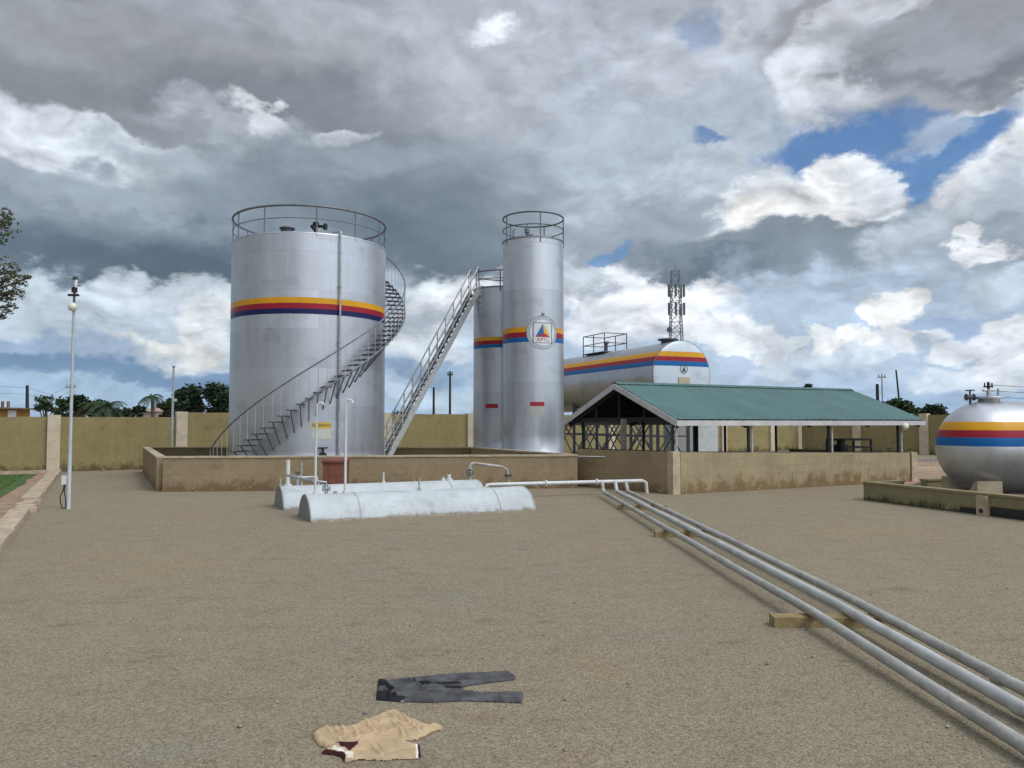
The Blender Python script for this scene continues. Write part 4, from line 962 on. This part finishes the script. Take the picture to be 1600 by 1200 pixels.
for (a, c, r, m, lab) in PL:
    a = Vector((a[0], a[1], 0)); c = Vector((c[0], c[1], 0)); d = (c - a).normalized(); zt_ = .150
    end = c + d * 9; mb = MB(); rg = random.Random(int(a.x * 100)); pts = []
    for i in range(41):
        f = i / 40; q = a.lerp(end, f); pts.append(q + Vector((.012 * MN.noise(Vector((f * 9, a.x, 0))), 0, zt_ - .065 * max(0, min(1, (f - .52) / .12)) + .010 * MN.noise(Vector((f * 9, 4, a.x))))))
    h0 = pts[0]; pts = [h0 - d * .34 + Vector((0, 0, .21)), h0 - d * .24 + Vector((0, 0, .19)), h0 - d * .08 + Vector((0, 0, .03))] + pts
    mb.tube(pts, r, 16)
    for f in (.18, .41, .64, .86): q = a.lerp(end, f + rg.uniform(-.02, .02)) + Vector((0, 0, zt_ - .065 * max(0, min(1, (f - .52) / .12)))); mb.cyl(q - d * .05, q + d * .05, r * 1.10, 16)
    o = mb.build('yard_pipe', m); tag(o, lab, 'pipe', grp)
grp = 'timber blocks under the yard pipes'
for (Y, x0, x1, rot, lab) in ((7.85, 2.56, 3.72, -.02, 'big pale timber block under the pipes, nearest to the camera'), (13.9, 2.50, 3.62, -.03, 'short timber block under the pipes, second from the camera'), (18.2, 2.44, 3.55, .02, 'timber block under the pipes, farthest from the camera')):
    mb = MB(); w = .17; n = 6
    c = Vector(((x0 + x1) / 2, Y, .05)); mb.box(c, (x1 - x0, w, .10), (1, rot, 0)); o = mb.build('timber_block', 'wood'); tag(o, lab, 'block', grp)
    bv = o.modifiers.new('edge', 'BEVEL'); bv.width = .012; bv.segments = 2

# ------------------------------------------------------------------ red box by the bund wall
q = P(525, 735, 21.9); bxp = Vector((q.x, 21.9, 0)); rb = thing('metal_box', 'rusty red metal box on legs against the front bund wall', 'box', bxp)
mb = MB(); mb.box(bxp + Vector((0, 0, .56)), (.66, .50, .72), bd); mb.build('body', 'red_box', rb)
mb = MB(); mb.box(bxp + Vector((0, 0, .955)), (.74, .58, .06), bd, tilt=(0, -.12, 1)); mb.build('lid', 'red_box', rb)
for s_ in (-1, 1):
    for t_ in (-1, 1):
        mb = MB(); p = bxp + bd * (.29 * s_) + Vector((-bd.y, bd.x, 0)) * (.2 * t_); mb.bar(p, p + Vector((0, 0, .2)), .05); mb.build('leg', 'black', rb)

# ------------------------------------------------------------------ lamp posts
q = G(107, 795); LP = thing('lamp_post', 'slim white lamp post with an opal globe and a camera on top', 'lamp post', q)
zt_ = P(118, 440, q.y).z; zg = P(117, 480, q.y).z
mb = MB(); mb.tube([q, q + Vector((0, 0, .02)), q + Vector((0, 0, 1.5)), q + Vector((0, 0, 1.55)), q + Vector((0, 0, zt_ - .5))], [.052, .044, .042, .036, .032], 12); mb.build('pole', 'post_paint', LP)
mb = MB(); mb.cyl(q + Vector((0, 0, zt_ - .5)), q + Vector((0, 0, zt_ - .1)), .028, 8); mb.build('mast', 'dark_steel', LP)
mb = MB(); mb.lathe(q + Vector((0, -.06, zg)), [(.001, -.10), (.06, -.085), (.095, -.03), (.095, .03), (.06, .085), (.001, .10)], 18); mb.build('lamp_globe', 'globe', LP)
zc2 = P(117, 461, q.y).z; mb = MB(); mb.box(q + Vector((-.02, 0, zc2)), (.24, .07, .05)); mb.box(q + Vector((0.0, 0, zc2 + .12)), (.10, .08, .12)); mb.box(q + Vector((.08, 0, zc2 + .22)), (.14, .03, .02)); mb.build('bracket', 'black', LP)
mb = MB(); mb.cyl(q + Vector((.03, 0, zt_ - .14)), q + Vector((.03, 0, zt_ + .05)), .035, 12); mb.build('camera_body', 'white', LP)
mb = MB(); mb.lathe(q + Vector((.015, 0, zt_ + .05)), [(.06, 0), (.06, .03), (.03, .07), (.001, .075)], 14); mb.build('camera_hood', 'black', LP)
zj = P(103, 750, q.y).z; mb = MB(); mb.box(q + Vector((-.10, -.02, zj)), (.10, .07, .20)); jb = mb.build('junction_box', 'white', LP)
mb = MB(); j = q + Vector((-.10, -.02, zj - .1))
mb.tube([j, j + Vector((-.02, 0, -.12)), j + Vector((-.09, 0, -.28)), j + Vector((-.08, 0, -.42)), Vector((j.x - .03, j.y, .015)), Vector((j.x + .05, j.y, .015))], .012, 6)
mb.tube([j + Vector((.02, 0, 0)), j + Vector((.0, 0, -.15)), j + Vector((.04, 0, -.35)), Vector((j.x + .05, j.y, .02))], .012, 6); mb.build('cable', 'black', LP)
q = P(268.5, 693, 32.9); q.z = 0; zt_ = P(270, 574, 32.9).z
pp = thing('flood_pole', 'thin bare white pole standing by the boundary wall', 'pole', q)
mb = MB(); mb.tube([q, q + Vector((0, 0, 2)), q + Vector((.01, 0, zt_ * .8)), q + Vector((.01, 0, zt_))], [.05, .05, .042, .04], 10); mb.build('shaft', 'pale_steel', pp)
mb = MB(); mb.cyl(q + Vector((.01, 0, zt_)), q + Vector((.01, 0, zt_ + .05)), .055, 10); mb.build('cap', 'dark_steel', pp)

# ------------------------------------------------------------------ beyond the wall
def utility_pole(px, ytop, Y, lean, label, arm=0, m='darkwood_and_shade', r=.13):
    q = P(px, 660, Y); q.z = 0; z = P(px, ytop, Y).z
    T = thing('utility_pole', label, 'pole', q, 'poles beyond the boundary wall')
    tp = q + Vector((lean, 0, z)); mb = MB(); mb.tube([q, q.lerp(tp, .5), tp], [r, r * .85, r * .7], 8); mb.build('shaft', m, T)
    if arm:
        mb = MB(); c = q.lerp(tp, 1 - .35 / z); mb.bar(c - Vector((arm, 0, 0)), c + Vector((arm, 0, 0)), .1, .12)
        for k in (-.8, 0, .8): mb.cyl(c + Vector((arm * k, 0, .05)), c + Vector((arm * k, 0, .3)), .05, 8)
        mb.build('crossarm', m, T)
    return tp
a = utility_pole(43.5, 602, 70, -.15, 'dark wooden pole beyond the left wall beside the orange house', .0, 'black', .18)
c = utility_pole(109, 600, 85, 0, 'grey pole with a crossarm seen right behind the lamp post', .55, 'greywood')
utility_pole(677.5, 605, 70, 0, 'shorter of the two poles between the staircase and the slim tank', 0)
d_ = utility_pole(703, 580, 75, 0, 'taller of the two poles between the staircase and the slim tank', .25)
utility_pole(1372, 600, 75, 0, 'stubby dark pole above the right end of the shed roof', 0, 'darkwood_and_shade', .2)
g_ = utility_pole(1379.5, 584, 80, 0, 'thin grey pole with a small arm above the shed roof', .4, 'greywood', .08)
utility_pole(1411, 578, 75, -.55, 'leaning dark pole above the trees right of the shed', 0, 'black', .11)
h_ = utility_pole(1544, 597, 60, .1, 'dark pole with wires rising behind the tank at right', .35, 'darkwood_and_shade', .14)
mb = MB()
for dz in (0, -.45, -.9, -1.4): mb.tube([h_ + Vector((0, 0, dz - .2)), h_ + Vector((12, 2, dz - .8)), h_ + Vector((25, 4, dz - .3))], .02, 5)
o = mb.build('power_line', 'dark_steel'); tag(o, 'power wires running right from the pole behind the tank', 'wires')
mb = MB()
for dz in (0, -.6): mb.tube([a + Vector((0, 0, dz - .2)), a.lerp(c, .5) + Vector((0, 0, dz - 1)), c + Vector((0, 0, dz - .2))], .012, 5); mb.tube([a + Vector((0, 0, dz - .2)), a + Vector((-12, -1, dz + .2)), a + Vector((-25, -2, dz + 1.5))], .012, 5)
o = mb.build('power_line', 'dark_steel'); tag(o, 'faint overhead wires between the left poles', 'wires')
# telecom tower
q = P(1057, 600, 120); q.z = 0; zt_ = P(1057, 423, 120).z; TT = thing('telecom_tower', 'distant steel lattice telecom tower with antennas', 'tower', q)
mb = MB(); n = 16; w0, w1 = 1.35, .55
lev = [(zt_ * i / n, w0 + (w1 - w0) * i / n) for i in range(n + 1)]
cor = lambda z, w: [q + Vector((sx_ * w, sy_ * w, z)) for sx_, sy_ in ((-1, -1), (1, -1), (1, 1), (-1, 1))]
for i in range(n):
    A_, B_ = cor(*lev[i]), cor(*lev[i + 1])
    for k in range(4):
        mb.bar(A_[k], B_[k], .12); mb.bar(A_[k], B_[(k + 1) % 4], .06); mb.bar(A_[(k + 1) % 4], B_[k], .06); mb.bar(B_[k], B_[(k + 1) % 4], .07)
mb.cyl(q + Vector((0, 0, zt_)), q + Vector((.1, 0, zt_ + 1.2)), .05, 6); mb.build('lattice', 'grey_steel', TT)
for z, k in ((zt_ - 3.2, 0), (zt_ - 6.0, 1)):
    for x, y in ((-1.15, -.6), (1.15, -.6), (1.0, .7), (-.2, -1.1)):
        mb = MB(); p = q + Vector((x, y, z)); mb.box(p, (.32, .18, 1.9)); mb.bar(p, q + Vector((x * .4, y * .4, z)), .06); mb.build('antenna', 'dark_steel', TT)
for x, z, r in ((-1.2, zt_ - 9.2, .4), (1.1, zt_ - 12.6, .4), (1.3, zt_ - 16, .5), (-1.4, zt_ - 16.5, .4)):
    mb = MB(); p = q + Vector((x, -.8, z)); mb.cyl(p, p + Vector((0, -.3, 0)), r, 14); mb.bar(p, q + Vector((x * .5, 0, z)), .07); mb.build('dish', 'dark_steel', TT)
# houses
def house(label, px0, px1, ytop, yeave, Y, wm, rm, flat):
    D = 8; a, c = P(px0, yeave, Y), P(px1, yeave, Y + (D if px1 < 100 else 0)); ZE = a.z; T = thing('house', label, 'house', ((a.x + c.x) / 2, Y + 4, 0)); zt_ = P(px0, ytop, Y).z; ze = a.z
    mb = MB(); mb.box(((a.x + c.x) / 2, Y + D / 2, ze / 2), (c.x - a.x, D, ze)); wl = mb.build('wall', wm, T)
    mb = MB()
    if flat: mb.box(((a.x + c.x) / 2, Y + D / 2, (ze + zt_) / 2), (c.x - a.x + 1, D + 1, zt_ - ze))
    else:
        x0, x1, y0, y1 = a.x - .5, c.x + .5, Y - .5, Y + D + .5; xm0, xm1, ym = a.x * .65 + c.x * .35, a.x * .35 + c.x * .65, Y + D / 2
        for f in ([(x0, y0, ze), (x1, y0, ze), (xm1, ym, zt_), (xm0, ym, zt_)], [(x1, y1, ze), (x0, y1, ze), (xm0, ym, zt_), (xm1, ym, zt_)], [(x0, y1, ze), (x0, y0, ze), (xm0, ym, zt_)], [(x1, y0, ze), (x1, y1, ze), (xm1, ym, zt_)], [(x0, y0, ze - .01), (x1, y0, ze - .01), (x1, y1, ze - .01), (x0, y1, ze - .01)]): mb.face(f)
    mb.build('roof', rm, T)
    return T, a, c, ze
T, a, c, ze = house('orange house with a flat brown roof beyond the left wall', -60, 47, 635, 637.5, 62, 'house_wall', 'house_roof', True)
q = c.x / ((19 - 800) / F); mb = MB(); mb.box((c.x, q, ze - .40), (.06, 1.1, .62)); mb.build('window', 'white', T)
for px in (4, 13): q = P(px, 630, 64); mb = MB(); mb.cyl((q.x, 64, ze), (q.x, 64, P(px, 627, 64).z), .12, 8); mb.build('chimney', 'house_roof', T)
house('pale house with a pinkish hipped roof beside the palm tree', 222, 244, 632, 643, 90, 'house_cream', 'house_pink', False)
q = P(1077, 690, 36.0); cb = thing('site_cabin', 'small white cabin behind the shed and the lattice legs', 'cabin', (8.35, 37.0, 0))
mb = MB(); mb.box((8.35, 37.0, 1.05), (2.15, 1.8, 2.1)); mb.build('wall', 'white', cb); mb = MB(); mb.box((8.35, 37.0, 2.14), (2.35, 2.0, .08)); mb.build('roof', 'grey_steel', cb)
mb = MB(); mb.box((7.9, 36.09, 1.0), (.75, .03, 1.9)); mb.build('door', 'label_beige', cb)
# planks on the red earth
for k, (pa2, pb2, lab) in enumerate((((1423, 737), (1482, 735), 'white plank lying on the red earth right of the shed'), ((1423, 722), (1475, 720), 'weathered grey plank lying behind the white plank'))):
    a, c = G(*pa2), G(*pb2); mb = MB(); mb.box((a + c) / 2 + Vector((0, 0, .08)), ((c - a).length, .30, .14), (c - a)); o = mb.build('plank', 'coping' if k == 0 else 'greywood'); tag(o, lab, 'plank')

# ------------------------------------------------------------------ trees
def leaves(mb, blobs, n, size, rg, m=0, droop=.3):
    wts = [q[1][0] * q[1][1] * q[1][2] for q in blobs]
    for (c, r), w in zip(blobs, wts):
        for _ in range(max(8, int(n * w / sum(wts)))):
            d = Vector((rg.gauss(0, 1), rg.gauss(0, 1), rg.gauss(0, 1))).normalized() * (rg.random() ** .42)
            p = Vector(c) + Vector((d.x * r[0], d.y * r[1], d.z * r[2])) * (1 + .16 * rg.gauss(0, 1))
            s = size * rg.uniform(.6, 1.35)
            x = Vector((rg.gauss(0, 1), rg.gauss(0, 1), rg.gauss(0, .6))).normalized(); y = x.cross(Vector((rg.gauss(0, 1), rg.gauss(0, 1), rg.gauss(0, 1)))).normalized()
            mb.face([p - x * s, p - y * s * .5, p + x * s, p + y * s * .5], m)
def tree(name, label, base, blobs, n, size, m, trunk_r, seed, group='trees beyond the boundary wall', cat='tree', hub=None):
    T = thing(name, label, cat, base, group); rg = random.Random(seed); base = Vector(base)
    hub = Vector(hub) if hub else base.lerp(Vector(max(blobs, key=lambda q: q[1][0])[0]), .55)
    mb = MB(); mid = base.lerp(hub, .5) + Vector((rg.uniform(-.1, .1), 0, 0)); mb.tube([base, mid, hub], [trunk_r, trunk_r * .8, trunk_r * .6], 8)
    for c, r in blobs:
        c = Vector(c); mb.tube([hub, hub.lerp(c, .5) + Vector((rg.uniform(-.2, .2), rg.uniform(-.2, .2), r[2] * .15)), c], [trunk_r * .45, trunk_r * .3, trunk_r * .1], 6)
        for _ in range(5):
            d = Vector((rg.gauss(0, 1), rg.gauss(0, 1), rg.gauss(0, 1))).normalized(); s0 = hub.lerp(c, .8); mb.tube([s0, s0.lerp(c + Vector((d.x * r[0], d.y * r[1], d.z * r[2])) * .8, .6) + Vector((0, 0, .1 * r[2])), c + Vector((d.x * r[0], d.y * r[1], d.z * r[2])) * .85], [trunk_r * .2, trunk_r * .12, trunk_r * .05], 5)
    mb.build('trunk', 'bark', T)
    mb = MB(); leaves(mb, blobs, n, size, rg); mb.build('crown', m, T)
    return T
def bgtree(label, px, ytop, Y, wpx, m, n, size, seed, name='broadleaf_tree', squash=1.0):
    rg = random.Random(seed); q = P(px, 660, Y); q.z = 0; zt_ = P(px, ytop, Y).z; hw = wpx / 2 * Y / F
    blobs = []
    for _ in range(13):
        f = rg.random(); ang = rg.uniform(0, 6.28); rr = hw * .72 * sqrt(rg.random())
        r = hw * rg.uniform(.28, .42); x = rr * cos(ang); z = zt_ - r * .8 - (zt_ * .62) * f * rg.random() - (abs(x) / hw) ** 2 * zt_ * .28
        blobs.append((q + Vector((x, rr * sin(ang), max(z, 1.0))), (r, r, r * .85 * squash)))
    tree(name, label, q, blobs, n, size, m, .16, seed)
bgtree('big dark dense tree left of the wide tank', 328, 597, 78, 96, 'leaf_dark', 7000, .20, 1)
bgtree('dark tree just behind the left side of the wide tank', 290, 603, 80, 50, 'leaf_dark', 3000, .2, 2)
bgtree('green bushy tree right of the palm', 262, 620, 84, 34, 'leaf_mid', 1600, .2, 3)
bgtree('wispy young tree beside the orange house', 70, 613, 66, 34, 'leaf_mid', 500, .15, 4, 'young_tree')
bgtree('round green tree left of the lamp post', 97, 622, 80, 34, 'leaf_mid', 1500, .2, 5)
bgtree('dark green tree right of the lamp post', 128, 617, 82, 50, 'leaf_dark', 2600, .2, 6)
bgtree('low dark shrubbery tree between the lamp post and the palm', 190, 637, 80, 50, 'leaf_dark', 1600, .2, 8)
bgtree('dark leafy tree behind the spreading palm', 158, 624, 84, 44, 'leaf_dark', 2000, .2, 17)
bgtree('low dark tree left of the pink roofed house', 217, 634, 78, 22, 'leaf_dark', 800, .2, 9)
bgtree('small tree behind the foot of the steel staircase', 618, 641, 85, 46, 'leaf_dark', 1300, .2, 10)
bgtree('small tree top peeping over the shed roof', 1262, 599, 85, 22, 'leaf_dark', 600, .2, 12)
bgtree('dark tree right of the shed roof by the leaning pole', 1400, 621, 75, 60, 'leaf_mid', 2600, .2, 13)
bgtree('dark tree left of the striped tank at right', 1462, 631, 70, 52, 'leaf_dark', 2200, .2, 14)
bgtree('small tree at the far end of the right wall', 1436, 634, 80, 30, 'leaf_mid', 900, .2, 15)
def palm(label, px, ytop, Y, L, nf, seed, trunk=True, m='leaf_mid'):
    rg = random.Random(seed); q = P(px, 660, Y); q.z = 0; zt_ = P(px, ytop, Y).z - L * .35
    T = thing('palm_tree', label, 'palm', q, 'palms beyond the boundary wall')
    mb = MB(); mb.tube([q, q + Vector((.15, 0, zt_ * .5)), q + Vector((.05, 0, zt_))], [.2, .16, .13], 8); mb.build('trunk', 'bark', T)
    mb = MB(); top = q + Vector((.05, 0, zt_))
    for i in range(nf):
        a = 6.283 * i / nf + rg.uniform(-.2, .2); upw = rg.uniform(-.35, 1.15); pts = []
        for k in range(9):
            f = k / 8; pts.append(top + Vector((cos(a) * L * f * (1 - .15 * upw), sin(a) * L * f * (1 - .15 * upw), L * (upw * f * .75 - .75 * f * f))))
        for k in range(8):
            d = (pts[k + 1] - pts[k]).normalized(); s_ = d.cross(Vector((0, 0, 1))).normalized(); w = L * .22 * (1 - abs(k / 8 - .45) * 1.1)
            for sg_ in (-1, 1):
                for h in (0, .5):
                    p0 = pts[k].lerp(pts[k + 1], h); p1 = pts[k].lerp(pts[k + 1], h + .34); mb.face([p0, p1, p1 + s_ * (sg_ * w) + d * w * .5 + Vector((0, 0, -w * .45))])
            mb.bar(pts[k], pts[k + 1], .05)
    mb.build('crown', m, T)
palm('tall palm rising over the pink roofed house', 236, 612, 86, 1.5, 22, 1)
palm('spreading palm right of the lamp post trees', 165, 622, 76, 2.2, 20, 2)
palm('low spreading palm crowded by dark trees', 143, 624, 78, 1.8, 12, 3)
# the near tree whose twigs reach in at the left edge
base = Vector((-18.6, 24.5, 0)); bl_n = []
for px, py, r in ((6, 340, .34), (-20, 350, .8), (14, 420, .34), (22, 432, .30), (5, 445, .40), (36, 438, .20), (44, 434, .10), (26, 455, .28), (8, 465, .32), (16, 480, .20), (4, 494, .16), (-25, 440, .8), (-60, 400, 1.2), (-90, 330, 1.3), (-140, 430, 1.2), (-150, 320, 1.5), (-60, 300, 1.0)):
    q = P(px, py, 24.5 + random.uniform(-.5, .5)); bl_n.append((q, (r, r, r * .8)))
tree('near_tree', 'leafy twigs of a tree reaching in at the left edge of the yard', base, bl_n[:1], 60, .055, 'leaf_near', .2, 21, 'trees inside the yard', hub=(-18.3, 24.5, 4.6))
NT = [o for o in bpy.data.objects if o.name.startswith('near_tree')][0]
for ch in list(NT.children): bpy.data.objects.remove(ch)
del NT['group']
mb = MB(); hub = Vector((-18.3, 24.5, 4.6)); rg = random.Random(4)
mb.tube([base, base.lerp(hub, .5) + Vector((.1, 0, 0)), hub], [.24, .19, .14], 10)
for c, r in bl_n:
    c = Vector(c); m1 = hub.lerp(c, .55) + Vector((0, 0, .35)); mb.tube([hub, m1, c], [.07, .035, .008], 6)
    for _ in range(int(6 + r[0] * 8)):
        d = Vector((rg.gauss(0, 1), rg.gauss(0, 1), rg.gauss(0, 1))).normalized() * r[0] * .95; mb.tube([m1.lerp(c, .6), c + d * .5, c + d], [.012, .008, .004], 5)
mb.build('trunk', 'bark', NT)
mb = MB()
for c, r in bl_n:
    k = 26 if r[0] < .5 else 60                                    # leaves sit in small tufts with gaps between
    for _ in range(int(k * r[0] / .3)):
        d = Vector((rg.gauss(0, 1), rg.gauss(0, 1), rg.gauss(0, 1))).normalized() * (rg.random() ** .4)
        leaves(mb, [(Vector(c) + d * r[0], (.085, .085, .06))], 8, .042, rg)
mb.build('crown', 'leaf_near', NT)

# ------------------------------------------------------------------ loose stones on the yard
pb = MB(); rg = random.Random(77)
for i in range(5200):
    Y = 3.4 + 15 * rg.random() ** 1.7; x = rg.uniform(-.70, .70) * Y; r = rg.uniform(.003, .008) * (1 + (rg.random() < .04) * 1.6)
    c = Vector((x, Y, r * .3)); ring = [c + Vector((cos(a) * r * rg.uniform(.8, 1.3), sin(a) * r * rg.uniform(.8, 1.3), rg.uniform(-.2, .3) * r)) for a in (0, 1.26, 2.5, 3.77, 5.03)]
    tp_ = c + Vector((0, 0, r * rg.uniform(.5, .8)))
    for k in range(5): pb.face([ring[k], ring[(k + 1) % 5], tp_])
o = pb.build('loose_stones', 'stone'); o['kind'] = 'stuff'; tag(o, 'small loose stones scattered over the gravel yard', 'stones')

# ------------------------------------------------------------------ clothes on the gravel
def inside(p, po):
    c = False; j = len(po) - 1
    for i in range(len(po)):
        if (po[i][1] > p[1]) != (po[j][1] > p[1]) and p[0] < (po[j][0] - po[i][0]) * (p[1] - po[i][1]) / (po[j][1] - po[i][1]) + po[i][0]: c = not c
        j = i
    return c
def near(p, po):
    best = None
    for i in range(len(po)):
        a, c = Vector(po[i - 1]), Vector(po[i]); d = c - a; L2 = d.length_squared
        t_ = max(0, min(1, (Vector(p) - a).dot(d) / L2)) if L2 else 0; q = a + d * t_; dd = (Vector(p) - q).length
        if best is None or dd < best[0]: best = (dd, q)
    return best
def gpoly(pts, k, ox, oy): return [tuple(G(ox + x / k, oy + y / k).to_2d()) for x, y in pts]
def cloth(name, poly, zones, mats, step, wr, seed, thick=.016, dirw=(1, .25), folds=()):
    xs_ = [p[0] for p in poly]; ys_ = [p[1] for p in poly]; mb = MB()
    nx = int((max(xs_) - min(xs_)) / step) + 2; ny = int((max(ys_) - min(ys_)) / step) + 2
    idx = {}
    def vert(i, j):
        if (i, j) in idx: return idx[(i, j)]
        p = (min(xs_) + i * step, min(ys_) + j * step); ins = inside(p, poly); dd, q = near(p, poly)
        if not ins: p = (q.x, q.y); dd = 0
        w = Vector((p[0] * dirw[0] * 9, p[1] * dirw[1] * 30, seed))
        h = 1 - min(1, dd / .013)
        rid = (1 - abs(MN.noise(w)) * 2) * .6 + (1 - abs(MN.noise(w * 2.3 + Vector((5, 1, 0)))) * 2) * .4
        z = .004 + thick * (1 - h * h) + wr * max(-.6, rid) * min(1, dd / .025) + .004 * MN.noise(w * 6)
        for (fa, fc, hh, ww) in folds:                          # a crease: a crest with a hollow along one side
            fa, fc = Vector(fa), Vector(fc); d = fc - fa; L = d.length; d /= L; rel = Vector(p) - fa; t_ = rel.dot(d) / L
            if -.1 < t_ < 1.1:
                sdist = rel.x * -d.y + rel.y * d.x + .012 * MN.noise(Vector((t_ * 3, fa.x * 9, fa.y * 9))); fade = min(1, dd / .02) * max(0, min(1, (t_ + .1) * 5, (1.1 - t_) * 5))
                z += fade * hh * (math.exp(-(sdist / ww) ** 2) - .7 * math.exp(-((sdist - 1.8 * ww) / ww) ** 2))
        mb.v.append(Vector((p[0], p[1], max(.003, z)))); idx[(i, j)] = len(mb.v) - 1; return idx[(i, j)]
    for i in range(nx):
        for j in range(ny):
            c = (min(xs_) + (i + .5) * step, min(ys_) + (j + .5) * step)
            if inside(c, poly):
                f = (vert(i, j), vert(i + 1, j), vert(i + 1, j + 1), vert(i, j + 1)); k = 0
                for zi, zp in enumerate(zones):
                    if inside(c, zp[0]): k = zp[1]
                mb.f.append(f); mb.m.append(k); mb.smooth.append(True)
    return mb.build(name, mats)
def fold(ls, h, w): return [(tuple(G(450 + x0 / 4, 1020 + y0 / 4).to_2d()), tuple(G(450 + x1 / 4, 1020 + y1 / 4).to_2d()), h, w) for x0, y0, x1, y1 in ls]
tp = gpoly([(565, 170), (600, 182), (640, 186), (730, 168), (800, 160), (950, 155), (1100, 145), (1250, 130), (1385, 125), (1425, 160), (1420, 174), (1300, 187), (1150, 206), (1095, 218), (1090, 238), (1110, 248), (1200, 258), (1300, 260), (1470, 255), (1465, 318), (1300, 312), (1100, 305), (900, 315), (700, 311), (550, 298), (556, 230)], 4, 450, 1020)
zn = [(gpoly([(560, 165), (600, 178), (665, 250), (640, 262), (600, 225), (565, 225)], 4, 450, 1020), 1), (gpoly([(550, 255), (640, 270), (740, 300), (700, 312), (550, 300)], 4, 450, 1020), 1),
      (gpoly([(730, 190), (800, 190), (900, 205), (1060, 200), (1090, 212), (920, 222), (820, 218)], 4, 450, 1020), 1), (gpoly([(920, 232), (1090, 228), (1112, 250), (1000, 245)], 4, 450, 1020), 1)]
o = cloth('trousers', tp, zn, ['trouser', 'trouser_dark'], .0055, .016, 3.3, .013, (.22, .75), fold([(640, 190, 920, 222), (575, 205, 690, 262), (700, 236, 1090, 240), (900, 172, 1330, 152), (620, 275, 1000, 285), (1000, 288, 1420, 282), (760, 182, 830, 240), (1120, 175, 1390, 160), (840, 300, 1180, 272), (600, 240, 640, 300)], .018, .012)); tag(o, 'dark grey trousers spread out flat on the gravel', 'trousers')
sp = gpoly([(155, 515), (200, 480), (240, 465), (260, 475), (330, 480), (400, 470), (450, 445), (500, 425), (560, 405), (620, 380), (660, 370), (700, 385), (740, 410), (790, 430), (850, 455), (900, 470), (970, 470), (960, 485), (900, 500), (850, 530), (800, 550), (740, 552), (738, 575), (800, 588), (826, 590), (832, 660), (800, 670), (700, 670), (600, 680), (500, 675), (440, 674), (380, 686), (350, 686), (330, 657), (290, 645), (240, 640), (205, 635), (290, 592), (230, 597), (190, 582), (160, 547)], 4, 450, 1020)
zn = [(gpoly([(300, 582), (445, 580), (420, 612), (385, 634), (335, 612)], 4, 450, 1020), 1), (gpoly([(200, 634), (240, 630), (300, 636), (335, 645), (360, 660), (358, 690), (340, 688), (320, 660), (240, 645)], 4, 450, 1020), 1),
      (gpoly([(808, 588), (832, 588), (836, 664), (815, 666)], 4, 450, 1020), 1), (gpoly([(796, 592), (808, 590), (815, 666), (800, 668)], 4, 450, 1020), 2), (gpoly([(250, 622), (292, 598), (330, 622), (372, 642), (408, 652), (404, 678), (364, 682), (364, 662), (336, 642), (290, 632)], 4, 450, 1020), 2),
      (gpoly([(195, 482), (240, 462), (245, 472), (205, 488)], 4, 450, 1020), 1)]
o = cloth('shirt', sp, zn, ['shirt', 'maroon', 'trim_white'], .0055, .018, 8.1, .014, (.45, .45), fold([(480, 440, 545, 525), (620, 385, 700, 470), (650, 440, 730, 560), (440, 570, 700, 500), (330, 485, 390, 560), (560, 545, 830, 470), (600, 650, 800, 605), (470, 610, 720, 585), (230, 490, 330, 575), (400, 480, 440, 540), (700, 400, 820, 520), (180, 540, 300, 560), (540, 470, 640, 430), (520, 600, 590, 670), (840, 500, 950, 472), (290, 490, 360, 545)], .012, .012)); tag(o, 'tan shirt with dark maroon trim lying crumpled on the gravel', 'shirt')
